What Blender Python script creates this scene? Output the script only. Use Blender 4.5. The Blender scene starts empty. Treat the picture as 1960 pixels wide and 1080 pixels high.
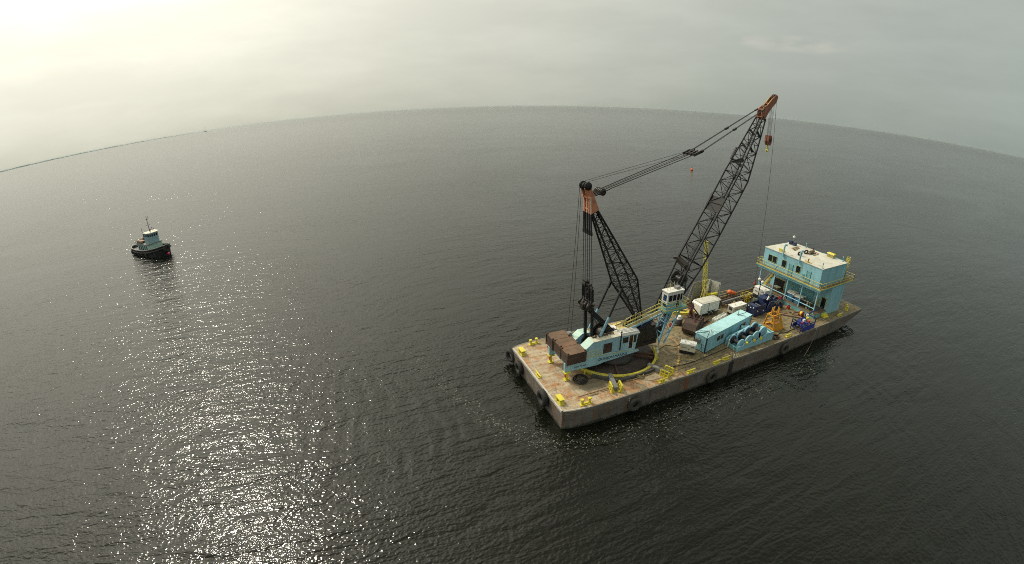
import bpy, math, random
from mathutils import Vector, Matrix

random.seed(7)
scene = bpy.context.scene
col = scene.collection
R = math.radians

# ------------------------------------------------------------------ camera
# world axes: +X along the barge towards its bow, +Y across it away from the
# viewer, Z up, water at z = 0.  The photograph was taken with a fisheye lens.
cam_data = bpy.data.cameras.new('camera')
cam = bpy.data.objects.new('camera', cam_data)
col.objects.link(cam)
rot = Matrix(((0.930248, 0.152842, -0.333583),
              (-0.366704, 0.355283, -0.859827),
              (-0.012901, 0.922179, 0.386549)))
cam.matrix_world = Matrix.Translation((-19.186, -33.756, 35.0)) @ rot.to_4x4()
cam_data.type = 'PANO'
cam_data.sensor_width = 36.0
cam_data.sensor_height = 36.0 * 564 / 1024
cam_data.clip_start = 0.1
cam_data.clip_end = 120000
pano = cam_data if hasattr(cam_data, 'panorama_type') else cam_data.cycles
pano.panorama_type = 'FISHEYE_LENS_POLYNOMIAL'
pano.fisheye_fov = math.pi
pano.fisheye_polynomial_k0 = 0.0
pano.fisheye_polynomial_k1 = -0.064780826
pano.fisheye_polynomial_k2 = -2.0750723e-05
pano.fisheye_polynomial_k3 = 2.6984382e-05
pano.fisheye_polynomial_k4 = -3.8810617e-07
scene.camera = cam

# ------------------------------------------------------------------ light
SUN_AZ, SUN_EL = 118.5, 51.0
sdir = Vector((math.cos(R(SUN_AZ)) * math.cos(R(SUN_EL)),
               math.sin(R(SUN_AZ)) * math.cos(R(SUN_EL)), math.sin(R(SUN_EL))))
sun_data = bpy.data.lights.new('sun', 'SUN')
sun_data.energy = 1.7
sun_data.angle = R(0.53)
sun_data.color = (1.0, 0.93, 0.78)
sun = bpy.data.objects.new('sun', sun_data)
col.objects.link(sun)
sun.rotation_euler = sdir.to_track_quat('Z', 'Y').to_euler()

world = bpy.data.worlds.new('World')
scene.world = world
world.use_nodes = True
wt = world.node_tree
wt.nodes.clear()


def wn(t, **kw):
    n = wt.nodes.new(t)
    for k, v in kw.items():
        setattr(n, k, v)
    return n


def wl(a, b):
    wt.links.new(a, b)


def wmath(op, a, b=None):
    n = wn('ShaderNodeMath', operation=op)
    for i, v in enumerate((a, b)):
        if v is None:
            continue
        if isinstance(v, (int, float)):
            n.inputs[i].default_value = v
        else:
            wl(v, n.inputs[i])
    return n.outputs[0]


def wmix(fac, a, b, mode='MIX'):
    n = wn('ShaderNodeMix', data_type='RGBA', blend_type=mode)
    for s, v in ((n.inputs[0], fac), (n.inputs[6], a), (n.inputs[7], b)):
        if isinstance(v, (int, float)):
            s.default_value = v
        elif isinstance(v, tuple):
            s.default_value = v + (1,) if len(v) == 3 else v
        else:
            wl(v, s)
    return n.outputs[2]


sky = wn('ShaderNodeTexSky', sky_type='NISHITA')
sky.sun_disc = False
sky.sun_elevation = R(SUN_EL)
sky.sun_rotation = R(90 - SUN_AZ)
sky.air_density = 1.0
sky.dust_density = 4.0
sky.ozone_density = 1.0
tc = wn('ShaderNodeTexCoord')
nrm = wn('ShaderNodeVectorMath', operation='NORMALIZE')
wl(tc.outputs['Generated'], nrm.inputs[0])
sep = wn('ShaderNodeSeparateXYZ')
wl(nrm.outputs[0], sep.inputs[0])
dot = wn('ShaderNodeVectorMath', operation='DOT_PRODUCT')
wl(nrm.outputs[0], dot.inputs[0])
dot.inputs[1].default_value = sdir
half = wmath('MULTIPLY_ADD', dot.outputs['Value'], 0.5)
half.node.inputs[2].default_value = 0.5
half = wmath('MAXIMUM', half, 0.0)
# an overcast, hazy veil: brighter and creamier round the hidden sun
glow = wmath('POWER', half, 3.2)
core = wmath('POWER', half, 20.0)
veil = wmix(glow, (2.95, 3.5, 3.2), (10.1, 9.5, 7.5))
veil = wmix(core, veil, (34.0, 32.4, 26.3))
# thin cloud streaks
mp = wn('ShaderNodeMapping')
mp.inputs['Scale'].default_value = (2.2, 2.2, 9.0)
wl(nrm.outputs[0], mp.inputs[0])
cn = wn('ShaderNodeTexNoise')
cn.inputs['Scale'].default_value = 1.6
cn.inputs['Detail'].default_value = 7.0
cn.inputs['Roughness'].default_value = 0.55
wl(mp.outputs[0], cn.inputs['Vector'])
cr = wn('ShaderNodeMapRange')
cr.inputs['From Min'].default_value = 0.42
cr.inputs['From Max'].default_value = 0.75
cr.inputs['To Min'].default_value = 0.98
cr.inputs['To Max'].default_value = 1.13
wl(cn.outputs['Fac'], cr.inputs['Value'])
veil = wmix(1.0, veil, cr.outputs[0], 'MULTIPLY')
# the air thickens and dims towards the horizon
low = wn('ShaderNodeMapRange', interpolation_type='SMOOTHSTEP')
for k_, v_ in (('From Min', 0.0), ('From Max', 0.17), ('To Min', 0.975), ('To Max', 1.0)):
    low.inputs[k_].default_value = v_
wl(sep.outputs[2], low.inputs['Value'])
high = wn('ShaderNodeMapRange', interpolation_type='SMOOTHSTEP')
for k_, v_ in (('From Min', 0.22), ('From Max', 0.5), ('To Min', 1.0), ('To Max', 1.45)):
    high.inputs[k_].default_value = v_
wl(sep.outputs[2], high.inputs['Value'])
veil = wmix(1.0, veil, high.outputs[0], 'MULTIPLY')
zen = wn('ShaderNodeMapRange', interpolation_type='SMOOTHSTEP')
for k_, v_ in (('From Min', 0.56), ('From Max', 0.9), ('To Min', 1.0), ('To Max', 0.45)):
    zen.inputs[k_].default_value = v_
wl(sep.outputs[2], zen.inputs['Value'])
veil = wmix(1.0, veil, zen.outputs[0], 'MULTIPLY')
veil = wmix(1.0, veil, low.outputs[0], 'MULTIPLY')
# one faint puffy streak of cloud high over the bow
az = wmath('ARCTAN2', sep.outputs[1], sep.outputs[0])
du = wmath('DIVIDE', wmath('SUBTRACT', az, R(35.5)), R(7.5))
dv = wmath('DIVIDE', wmath('SUBTRACT', sep.outputs[2], 0.147), 0.016)
d2 = wmath('ADD', wmath('MULTIPLY', du, du), wmath('MULTIPLY', dv, dv))
mk = wn('ShaderNodeMapRange', interpolation_type='SMOOTHSTEP')
for k_, v_ in (('From Min', 0.0), ('From Max', 1.6), ('To Min', 1.0), ('To Max', 0.0)):
    mk.inputs[k_].default_value = v_
wl(d2, mk.inputs['Value'])
mp2 = wn('ShaderNodeMapping')
mp2.inputs['Scale'].default_value = (14, 14, 40)
wl(nrm.outputs[0], mp2.inputs[0])
pn = wn('ShaderNodeTexNoise')
pn.inputs['Scale'].default_value = 1.0
pn.inputs['Detail'].default_value = 6.0
wl(mp2.outputs[0], pn.inputs['Vector'])
pr = wn('ShaderNodeMapRange')
for k_, v_ in (('From Min', 0.40), ('From Max', 0.70), ('To Min', 0.0), ('To Max', 0.8)):
    pr.inputs[k_].default_value = v_
wl(pn.outputs['Fac'], pr.inputs['Value'])
veil = wmix(wmath('MULTIPLY', mk.outputs[0], pr.outputs[0]), veil, (5.9, 5.7, 4.9))
hs = wn('ShaderNodeHueSaturation')
hs.inputs['Saturation'].default_value = 0.35
wl(sky.outputs[0], hs.inputs['Color'])
mixed = wmix(0.8, hs.outputs[0], veil)
bg = wn('ShaderNodeBackground')
bg.inputs['Strength'].default_value = 0.10
wl(mixed, bg.inputs['Color'])
wo = wn('ShaderNodeOutputWorld')
wl(bg.outputs[0], wo.inputs['Surface'])

scene.view_settings.view_transform = 'Standard'
scene.view_settings.look = 'None'
scene.view_settings.exposure = 0.13
scene.view_settings.gamma = 1.0
scene.view_settings.use_curve_mapping = False
scene.cycles.use_denoising = False
scene.cycles.max_bounces = 6
scene.cycles.volume_bounces = 0
scene.cycles.sample_clamp_indirect = 6.0
scene.cycles.filter_width = 0.95

# ------------------------------------------------------------------ materials
MATS = {}


def new_mat(name):
    m = bpy.data.materials.new(name)
    m.use_nodes = True
    nt = m.node_tree
    b = nt.nodes['Principled BSDF']
    return m, nt, b


def paint(name, c, rough=0.55, var=0.18, dirt=(0.05, 0.04, 0.03), dirt_amt=0.25,
          rust=0.0, scale=1.2, streak=False, metallic=0.0, bump=0.0, seam=None):
    """procedural painted or bare surface: tone variation, grime, rust patches"""
    if name in MATS:
        return MATS[name]
    m, nt, b = new_mat(name)
    L = nt.links.new
    tcn = nt.nodes.new('ShaderNodeTexCoord')
    vec = tcn.outputs['Object']
    if streak:
        mpn = nt.nodes.new('ShaderNodeMapping')
        mpn.inputs['Scale'].default_value = (1.6, 1.6, 0.22)
        L(vec, mpn.inputs[0])
        vec = mpn.outputs[0]

    def noise(s, d=6.0, r=0.6):
        n = nt.nodes.new('ShaderNodeTexNoise')
        n.inputs['Scale'].default_value = s
        n.inputs['Detail'].default_value = d
        n.inputs['Roughness'].default_value = r
        L(vec, n.inputs['Vector'])
        return n.outputs['Fac']

    def rng(f, a, bb, lo, hi):
        n = nt.nodes.new('ShaderNodeMapRange')
        n.inputs['From Min'].default_value = a
        n.inputs['From Max'].default_value = bb
        n.inputs['To Min'].default_value = lo
        n.inputs['To Max'].default_value = hi
        L(f, n.inputs['Value'])
        return n.outputs[0]

    def mix(f, a, bb, mode='MIX'):
        n = nt.nodes.new('ShaderNodeMix')
        n.data_type = 'RGBA'
        n.blend_type = mode
        for s, v in ((n.inputs[0], f), (n.inputs[6], a), (n.inputs[7], bb)):
            if isinstance(v, (int, float)):
                s.default_value = v
            elif isinstance(v, tuple):
                s.default_value = tuple(v) + (1,)
            else:
                L(v, s)
        return n.outputs[2]

    out = mix(1.0, c, rng(noise(scale * 0.6, 5), 0.3, 0.7, 1 - var, 1 + var), 'MULTIPLY')
    if dirt_amt > 0:
        out = mix(rng(noise(scale * 1.7, 8, 0.7), 0.48, 0.75, 0.0, dirt_amt), out, dirt)
    if rust > 0:
        out = mix(rng(noise(scale * 1.1, 9, 0.75), 0.60 - 0.20 * rust, 0.70 - 0.16 * rust, 0.0, min(1, rust * 1.2)), out, (0.22, 0.085, 0.03))
        out = mix(rng(noise(scale * 3.1, 6, 0.7), 0.6, 0.75, 0.0, rust * 0.7), out, (0.09, 0.04, 0.02))
    L(out, b.inputs['Base Color'])
    b.inputs['Roughness'].default_value = rough
    b.inputs['Metallic'].default_value = metallic
    if bump > 0:
        bn = nt.nodes.new('ShaderNodeBump')
        bn.inputs['Strength'].default_value = 0.6
        bn.inputs['Distance'].default_value = bump
        L(noise(scale * 4, 6), bn.inputs['Height'])
        L(bn.outputs[0], b.inputs['Normal'])
    MATS[name] = m
    return m


def water_material():
    m, nt, b = new_mat('harbour_water')
    L = nt.links.new
    tcn = nt.nodes.new('ShaderNodeTexCoord')

    def layer(scale, stretch, angle, detail, rough, dist=0.0):
        mpn = nt.nodes.new('ShaderNodeMapping')
        mpn.inputs['Rotation'].default_value = (0, 0, R(angle))
        mpn.inputs['Scale'].default_value = (scale * stretch, scale, scale)
        L(tcn.outputs['Object'], mpn.inputs[0])
        n = nt.nodes.new('ShaderNodeTexNoise')
        n.inputs['Scale'].default_value = 1.0
        n.inputs['Detail'].default_value = detail
        n.inputs['Roughness'].default_value = rough
        n.inputs['Distortion'].default_value = dist
        L(mpn.outputs[0], n.inputs['Vector'])
        return n.outputs['Fac']

    def bump(h, d, prev=None):
        n = nt.nodes.new('ShaderNodeBump')
        n.inputs['Strength'].default_value = 1.0
        n.inputs['Distance'].default_value = d
        L(h, n.inputs['Height'])
        if prev:
            L(prev, n.inputs['Normal'])
        return n.outputs[0]

    # rings spreading from the moored barge, dying out with distance
    sub = nt.nodes.new('ShaderNodeVectorMath')
    sub.operation = 'SUBTRACT'
    L(tcn.outputs['Object'], sub.inputs[0])
    sub.inputs[1].default_value = (6.0, 9.0, 0.0)
    ln = nt.nodes.new('ShaderNodeVectorMath')
    ln.operation = 'LENGTH'
    L(sub.outputs[0], ln.inputs[0])
    wob = nt.nodes.new('ShaderNodeMath')
    wob.operation = 'MULTIPLY_ADD'
    L(layer(0.06, 1, 0, 2.0, 0.5), wob.inputs[0])
    wob.inputs[1].default_value = 14.0
    L(ln.outputs['Value'], wob.inputs[2])
    sn = nt.nodes.new('ShaderNodeMath')
    sn.operation = 'MULTIPLY'
    L(wob.outputs[0], sn.inputs[0])
    sn.inputs[1].default_value = 2.6
    si = nt.nodes.new('ShaderNodeMath')
    si.operation = 'SINE'
    L(sn.outputs[0], si.inputs[0])
    fade = nt.nodes.new('ShaderNodeMapRange')
    for k, v in (('From Min', 15), ('From Max', 110), ('To Min', 0.02), ('To Max', 0.0)):
        fade.inputs[k].default_value = v
    L(ln.outputs['Value'], fade.inputs['Value'])
    am = nt.nodes.new('ShaderNodeMath')
    am.operation = 'MULTIPLY'
    L(si.outputs[0], am.inputs[0])
    am2 = nt.nodes.new('ShaderNodeMath')
    am2.operation = 'MULTIPLY'
    L(fade.outputs[0], am2.inputs[0])
    brk = nt.nodes.new('ShaderNodeMapRange')
    for k, v in (('From Min', 0.40), ('From Max', 0.62), ('To Min', 0.0), ('To Max', 1.2)):
        brk.inputs[k].default_value = v
    L(layer(0.07, 0.8, 10, 3.0, 0.6, 0.5), brk.inputs['Value'])
    L(brk.outputs[0], am2.inputs[1])
    L(am2.outputs[0], am.inputs[1])
    n0 = bump(am.outputs[0], 1.0)
    # cat's paws and slicks: patches where the chop is livelier or smoother
    patch = nt.nodes.new('ShaderNodeMapRange')
    for k, v in (('From Min', 0.35), ('From Max', 0.65), ('To Min', 0.55), ('To Max', 1.3)):
        patch.inputs[k].default_value = v
    L(layer(0.022, 0.5, 35, 4.0, 0.6, 0.8), patch.inputs['Value'])

    def patchy(h):
        n = nt.nodes.new('ShaderNodeMath')
        n.operation = 'MULTIPLY'
        L(h, n.inputs[0])
        L(patch.outputs[0], n.inputs[1])
        return n.outputs[0]

    n1 = bump(layer(0.20, 0.35, 20, 2.0, 0.5, 0.3), 0.32, n0)
    n2 = bump(patchy(layer(0.80, 0.26, 24, 2.0, 0.55, 0.6)), 0.23, n1)
    n3 = bump(patchy(layer(2.7, 0.75, 14, 1.0, 0.5)), 0.092, n2)
    L(n3, b.inputs['Normal'])
    b.inputs['Base Color'].default_value = (0.0052, 0.0066, 0.0036, 1)
    # beyond a few hundred metres the ripples are too small to see one by one
    far = nt.nodes.new('ShaderNodeMapRange')
    far.interpolation_type = 'SMOOTHSTEP'
    for k, v in (('From Min', 120), ('From Max', 3500), ('To Min', 0.125), ('To Max', 0.20)):
        far.inputs[k].default_value = v
    L(ln.outputs['Value'], far.inputs['Value'])
    L(far.outputs[0], b.inputs['Roughness'])
    b.inputs['IOR'].default_value = 1.33
    return m

# ------------------------------------------------------------------ builders
# parts whose separate pieces become objects of their own
SEPARATE = set('chain lifting_lug pedestal boom_bracket roof_aerial strap cable side_vent roller_post stand engine_cover hydraulics '
               'bearing_block leg rest coupling bearer cradle cabin_door searchlight deck_locker flange sack wheel'.split())

class MB:
    """collects boxes, bars, tubes ... and links them as ONE mesh object"""

    def __init__(self):
        self.v = []
        self.f = []
        self.sm = []
        self.prims = []

    def add(self, vs, fs, smooth=False):
        o = len(self.v)
        self.v += [Vector(p) for p in vs]
        for f in fs:
            self.f.append([i + o for i in f])
            self.sm.append(smooth)
        self.prims.append((o, len(self.v), len(self.f) - len(fs), len(self.f)))
        return self

    BF = ((0, 3, 2, 1), (4, 5, 6, 7), (0, 1, 5, 4), (1, 2, 6, 5), (2, 3, 7, 6), (3, 0, 4, 7))

    def box(self, x0, x1, y0, y1, z0, z1):
        return self.add(((x0, y0, z0), (x1, y0, z0), (x1, y1, z0), (x0, y1, z0),
                         (x0, y0, z1), (x1, y0, z1), (x1, y1, z1), (x0, y1, z1)), self.BF)

    def obox(self, c, s, rz=0.0, rx=0.0, ry=0.0):
        M = Matrix.Rotation(rz, 3, 'Z') @ Matrix.Rotation(ry, 3, 'Y') @ Matrix.Rotation(rx, 3, 'X')
        c = Vector(c)
        pts = []
        for sz in (-1, 1):
            for sx, sy in ((-1, -1), (1, -1), (1, 1), (-1, 1)):
                pts.append(c + M @ Vector((sx * s[0] / 2, sy * s[1] / 2, sz * s[2] / 2)))
        return self.add(pts, self.BF)

    def frame(self, p, q):
        p, q = Vector(p), Vector(q)
        d = (q - p).normalized()
        up = Vector((0, 0, 1)) if abs(d.z) < 0.95 else Vector((1, 0, 0))
        a = d.cross(up).normalized()
        b = a.cross(d).normalized()
        return p, q, a, b

    def bar(self, p, q, w, h=None):
        h = h or w
        p, q, a, b = self.frame(p, q)
        pts = []
        for e in (p, q):
            for sa, sb in ((-1, -1), (1, -1), (1, 1), (-1, 1)):
                pts.append(e + a * sa * w / 2 + b * sb * h / 2)
        return self.add(pts, self.BF)

    def tube(self, p, q, r, n=8, r2=None, cap=True):
        r2 = r if r2 is None else r2
        p, q, a, b = self.frame(p, q)
        pts = []
        for e, rr in ((p, r), (q, r2)):
            for i in range(n):
                t = 2 * math.pi * i / n
                pts.append(e + a * math.cos(t) * rr + b * math.sin(t) * rr)
        fs = [(i, (i + 1) % n, n + (i + 1) % n, n + i) for i in range(n)]
        self.add(pts, fs, True)
        if cap:
            self.add(pts, [tuple(range(n))[::-1], tuple(range(n, 2 * n))])
        return self

    def path(self, pts, r, n=6):
        for i in range(len(pts) - 1):
            self.tube(pts[i], pts[i + 1], r, n)
        return self

    def prism(self, poly, d):
        """polygon (3D points, planar) extruded by vector d"""
        d = Vector(d)
        n = len(poly)
        pts = [Vector(p) for p in poly] + [Vector(p) + d for p in poly]
        fs = [tuple(range(n))[::-1], tuple(range(n, 2 * n))]
        fs += [(i, (i + 1) % n, n + (i + 1) % n, n + i) for i in range(n)]
        return self.add(pts, fs)

    def torus(self, c, axis, RR, r, n=20, m=8, sq=1.0):
        ax = Vector(axis).normalized()
        t = Vector((0, 0, 1)) if abs(ax.z) < 0.9 else Vector((1, 0, 0))
        a = ax.cross(t).normalized()
        b = ax.cross(a)
        c = Vector(c)
        pts = []
        for i in range(n):
            th = 2 * math.pi * i / n
            rad = a * math.cos(th) + b * math.sin(th)
            for j in range(m):
                ph = 2 * math.pi * j / m
                pts.append(c + rad * (RR + r * math.cos(ph)) + ax * r * sq * math.sin(ph))
        fs = [(i * m + j, ((i + 1) % n) * m + j, ((i + 1) % n) * m + (j + 1) % m, i * m + (j + 1) % m)
              for i in range(n) for j in range(m)]
        return self.add(pts, fs, True)

    def lathe(self, c, prof, n=14, axis=(0, 0, 1)):
        """profile of (radius, height) spun about axis through c"""
        ax = Vector(axis).normalized()
        t = Vector((1, 0, 0)) if abs(ax.x) < 0.9 else Vector((0, 1, 0))
        a = ax.cross(t).normalized()
        b = ax.cross(a)
        c = Vector(c)
        pts = []
        for rr, h in prof:
            for i in range(n):
                th = 2 * math.pi * i / n
                pts.append(c + (a * math.cos(th) + b * math.sin(th)) * max(rr, 0.001) + ax * h)
        fs = []
        k = len(prof)
        for q in range(k - 1):
            for i in range(n):
                fs.append((q * n + i, q * n + (i + 1) % n, (q + 1) * n + (i + 1) % n, (q + 1) * n + i))
        self.add(pts, fs, True)
        self.add(pts, [tuple(range(n))[::-1], tuple(range((k - 1) * n, k * n))])
        return self

    def ball(self, c, r, n=12, m=8, sz=1.0):
        prof = [(r * math.sin(math.pi * i / m), -r * sz * math.cos(math.pi * i / m)) for i in range(m + 1)]
        return self.lathe(c, prof, n)

    def clusters(self):
        """groups of pieces whose bounding boxes touch"""
        B = []
        for a, b, f0, f1 in self.prims:
            vs = self.v[a:b]
            B.append([min(v[i] for v in vs) - .004 for i in range(3)] + [max(v[i] for v in vs) + .004 for i in range(3)])
        par = list(range(len(B)))

        def find(i):
            while par[i] != i:
                i = par[i]
            return i
        for i in range(len(B)):
            for j in range(i):
                if all(B[i][k] <= B[j][k + 3] and B[j][k] <= B[i][k + 3] for k in range(3)):
                    par[find(i)] = find(j)
        out = {}
        for i, q in enumerate(self.prims):
            out.setdefault(find(i), []).append(q)
        res = []
        for qs in out.values():
            m = MB()
            for a, b, f0, f1 in qs:
                o = len(m.v) - a
                m.v += self.v[a:b]
                m.f += [[i + o for i in f] for f in self.f[f0:f1]]
                m.sm += self.sm[f0:f1]
            res.append(m)
        return res

    def build(self, name, mat, parent=None, loc=None):
        if name in SEPARATE:
            for m in self.clusters():
                o = m.link(name, mat, parent, loc)
            return o
        return self.link(name, mat, parent, loc)

    def link(self, name, mat, parent=None, loc=None):
        me = bpy.data.meshes.new(name)
        base = Vector(loc) if loc is not None else (wloc(parent) if parent else Vector((0, 0, 0)))
        me.from_pydata([v - base for v in self.v], [], self.f)
        me.polygons.foreach_set('use_smooth', self.sm)
        me.update()
        bm_fix(me)
        if mat:
            me.materials.append(mat)
        o = bpy.data.objects.new(name, me)
        col.objects.link(o)
        if parent:
            o.parent = parent
            o['_w'] = list(base)
        else:
            o.location = base
            o['_w'] = list(base)
        return o


import bmesh


def bm_fix(me):
    bm = bmesh.new()
    bm.from_mesh(me)
    bmesh.ops.recalc_face_normals(bm, faces=bm.faces)
    bm.to_mesh(me)
    bm.free()


def wloc(o):
    return Vector(o['_w'])


def thing(name, label, cat, loc=(0, 0, 0), group=None, rz=0.0):
    o = bpy.data.objects.new(name, None)
    col.objects.link(o)
    o.location = loc
    o.rotation_euler = (0, 0, rz)
    o.empty_display_size = 0.3
    o['_w'] = list(loc)
    tag(o, label, cat, group)
    return o


def tag(o, label, cat, group=None):
    o['label'] = label
    o['category'] = cat
    if group:
        o['group'] = group
    return o


def dup(root, loc, rz=None, label=None, group=None):
    """copy of a thing with copies of its parts and sub-parts"""
    def rec(o, parent):
        c = o.copy()
        col.objects.link(c)
        if parent:
            c.parent = parent
        for ch in list(o.children):
            rec(ch, c)
        return c
    r = rec(root, None)
    r.location = loc
    if rz is not None:
        r.rotation_euler = (0, 0, rz)
    if label:
        r['label'] = label
    if group:
        r['group'] = group
    return r


def struct(o):
    o['kind'] = 'structure'
    return o


ZD = 2.625          # deck level of the barge

# ------------------------------------------------------------------ water
def make_water():
    rings = [0, 60, 150, 400, 1200, 4000, 10000, 25000]
    n = 64
    vs, fs = [(0, 0, 0)], []
    for r in rings[1:]:
        for i in range(n):
            t = 2 * math.pi * i / n
            vs.append((r * math.cos(t), r * math.sin(t), 0))
    for i in range(n):
        fs.append((0, 1 + i, 1 + (i + 1) % n))
    for k in range(len(rings) - 2):
        for i in range(n):
            a, b = 1 + k * n + i, 1 + k * n + (i + 1) % n
            fs.append((a, a + n, b + n, b))
    w = MB()
    w.add(vs, fs)
    return struct(w.build('water', water_material()))


make_water()



def hull_material():
    m, nt, b = new_mat('hull_plating')
    L = nt.links.new
    geo = nt.nodes.new('ShaderNodeNewGeometry')
    pos = geo.outputs['Position']

    def node(t, ins, **kw):
        n = nt.nodes.new(t)
        for k, v in kw.items():
            setattr(n, k, v)
        for k, v in ins.items():
            if hasattr(v, 'default_value') or hasattr(v, 'links'):
                L(v, n.inputs[k])
            else:
                n.inputs[k].default_value = v
        return n

    def noise(scale, s, d=6.0, r=0.6):
        mpn = node('ShaderNodeMapping', {'Vector': pos, 'Scale': scale})
        return node('ShaderNodeTexNoise', {'Vector': mpn.outputs[0], 'Scale': s, 'Detail': d, 'Roughness': r}).outputs['Fac']

    def rng(f, a, bb, lo, hi):
        return node('ShaderNodeMapRange', {'Value': f, 'From Min': a, 'From Max': bb, 'To Min': lo, 'To Max': hi}).outputs[0]

    def mix(f, a, bb):
        n = nt.nodes.new('ShaderNodeMix')
        n.data_type = 'RGBA'
        for s, v in ((n.inputs[0], f), (n.inputs[6], a), (n.inputs[7], bb)):
            if isinstance(v, (int, float)):
                s.default_value = v
            elif isinstance(v, tuple):
                s.default_value = tuple(v) + (1,)
            else:
                L(v, s)
        return n.outputs[2]
    sp = node('ShaderNodeSeparateXYZ', {'Vector': pos})
    c = mix(rng(noise((.35, .35, .5), 1.0, 5), .35, .65, 0, 1), (0.165, 0.145, 0.125), (0.108, 0.093, 0.08))
    # rust runs and grey scrapes
    c = mix(rng(noise((2.2, 2.2, .16), 1.0, 6, .65), .51, .60, 0, .85), c, (0.17, 0.09, 0.045))
    c = mix(rng(noise((1.1, 1.1, .10), 1.7, 6, .65), .57, .66, 0, .6), c, (0.045, 0.038, 0.034))
    c = mix(rng(noise((.5, .5, 3.0), 1.3, 7, .7), .55, .62, 0, .6), c, (0.24, 0.21, 0.18))
    # plate seams
    cb = node('ShaderNodeCombineXYZ', {'X': node('ShaderNodeMath', {0: sp.outputs[0], 1: sp.outputs[1]}, operation='ADD').outputs[0], 'Y': sp.outputs[2]})
    br = node('ShaderNodeTexBrick', {'Vector': cb.outputs[0], 'Scale': 1.0, 'Brick Width': 4.2, 'Row Height': 1.35, 'Mortar Size': 0.02, 'Mortar Smooth': 0.5})
    c = mix(node('ShaderNodeMath', {0: br.outputs['Fac'], 1: 0.6}, operation='MULTIPLY').outputs[0], c, (0.05, 0.045, 0.04))
    # weedy stain just above the water
    wz = node('ShaderNodeMath', {0: sp.outputs[2], 1: rng(noise((1.5, 1.5, 1.5), 1.0, 6), .3, .7, -.25, .25)}, operation='ADD').outputs[0]
    c = mix(rng(wz, .18, .42, .9, 0), c, (0.022, 0.026, 0.016))
    L(c, b.inputs['Base Color'])
    b.inputs['Roughness'].default_value = 0.7
    bn = node('ShaderNodeBump', {'Height': noise((.9, .9, .5), 1.0, 3), 'Distance': 0.07})
    L(bn.outputs[0], b.inputs['Normal'])
    return m


# ------------------------------------------------------------------ palette
TEALC = paint('crane_blue_green', (0.32, 0.53, 0.62), 0.5, 0.10, (0.10, 0.13, 0.12), 0.35, rust=0.10, streak=True)
TEAL = paint('teal_paint', (0.27, 0.53, 0.62), 0.5, 0.14, (0.12, 0.14, 0.11), 0.45, rust=0.16, streak=True)
TEALD = paint('teal_paint_worn', (0.16, 0.40, 0.42), 0.5, 0.2, (0.05, 0.06, 0.05), 0.5, rust=0.2)
YEL = paint('yellow_paint', (0.66, 0.57, 0.055), 0.5, 0.15, (0.2, 0.14, 0.04), 0.4, rust=0.12)
YELR = paint('yellow_rail_paint', (0.60, 0.51, 0.12), 0.5, 0.15, (0.25, 0.18, 0.06), 0.4)
BLACK = paint('black_steel', (0.008, 0.008, 0.010), 0.65, 0.3, (0.04, 0.03, 0.025), 0.5)
GREASE = paint('greasy_black_steel', (0.022, 0.019, 0.016), 0.45, 0.4, (0.07, 0.045, 0.03), 0.5)
ROPE = paint('wire_rope', (0.035, 0.034, 0.03), 0.6, 0.2)
RUST = paint('rusted_plate', (0.066, 0.041, 0.029), 0.8, 0.35, (0.03, 0.022, 0.018), 0.7, rust=0.3, scale=0.9)
RUSTD = paint('dark_rusted_steel', (0.085, 0.045, 0.03), 0.8, 0.4, (0.03, 0.02, 0.015), 0.6, rust=0.4)
RUSTTOP = paint('rusted_plate_top', (0.14, 0.088, 0.055), 0.85, 0.35, (0.055, 0.036, 0.024), 0.85, rust=0.5, scale=0.9)
SALMON = paint('faded_red_lead', (0.55, 0.22, 0.12), 0.6, 0.2, (0.2, 0.07, 0.04), 0.6, rust=0.25)
WHITE = paint('white_paint', (0.72, 0.71, 0.66), 0.5, 0.06, (0.25, 0.22, 0.16), 0.3)
CREAM = paint('cream_paint', (0.64, 0.61, 0.48), 0.5, 0.1, (0.25, 0.2, 0.12), 0.5, rust=0.06)
ROOFW = paint('dirty_white_roof', (0.56, 0.55, 0.47), 0.7, 0.12, (0.26, 0.19, 0.11), 0.6, rust=0.16, scale=0.5)
NAVY = paint('navy_paint', (0.014, 0.026, 0.085), 0.5, 0.3, (0.03, 0.03, 0.03), 0.5)
BLUE = paint('blue_plastic', (0.06, 0.20, 0.36), 0.45, 0.15, (0.1, 0.1, 0.1), 0.3)
GLASS = paint('dark_window_glass', (0.012, 0.014, 0.02), 0.12, 0.2, dirt_amt=0.0)
RUBBER = paint('black_rubber', (0.022, 0.021, 0.02), 0.8, 0.3, (0.07, 0.06, 0.05), 0.5)
ORANGE = paint('orange_paint', (0.58, 0.28, 0.025), 0.5, 0.15, (0.2, 0.08, 0.02), 0.5, rust=0.15)
HIVIS = paint('bright_orange_paint', (0.75, 0.14, 0.03), 0.5, 0.1, (0.2, 0.05, 0.02), 0.3)
RED = paint('red_paint', (0.45, 0.03, 0.025), 0.5, 0.15, (0.1, 0.03, 0.02), 0.4)
GREY = paint('grey_steel', (0.22, 0.22, 0.21), 0.6, 0.2, (0.08, 0.07, 0.05), 0.5, rust=0.15)
WOOD = paint('weathered_timber', (0.20, 0.15, 0.09), 0.85, 0.3, (0.07, 0.05, 0.03), 0.6)
GREEN = paint('green_paint', (0.06, 0.26, 0.12), 0.5, 0.2, (0.05, 0.05, 0.03), 0.5)
TARP = paint('white_tarpaulin', (0.66, 0.65, 0.58), 0.6, 0.12, (0.3, 0.26, 0.18), 0.4)
HULL = hull_material()
EDGE = paint('worn_pale_edge', (0.48, 0.46, 0.40), 0.7, 0.15, (0.2, 0.15, 0.1), 0.5)
LETTER = paint('black_lettering', (0.02, 0.03, 0.03), 0.6, 0.1, dirt_amt=0.0)


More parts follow.
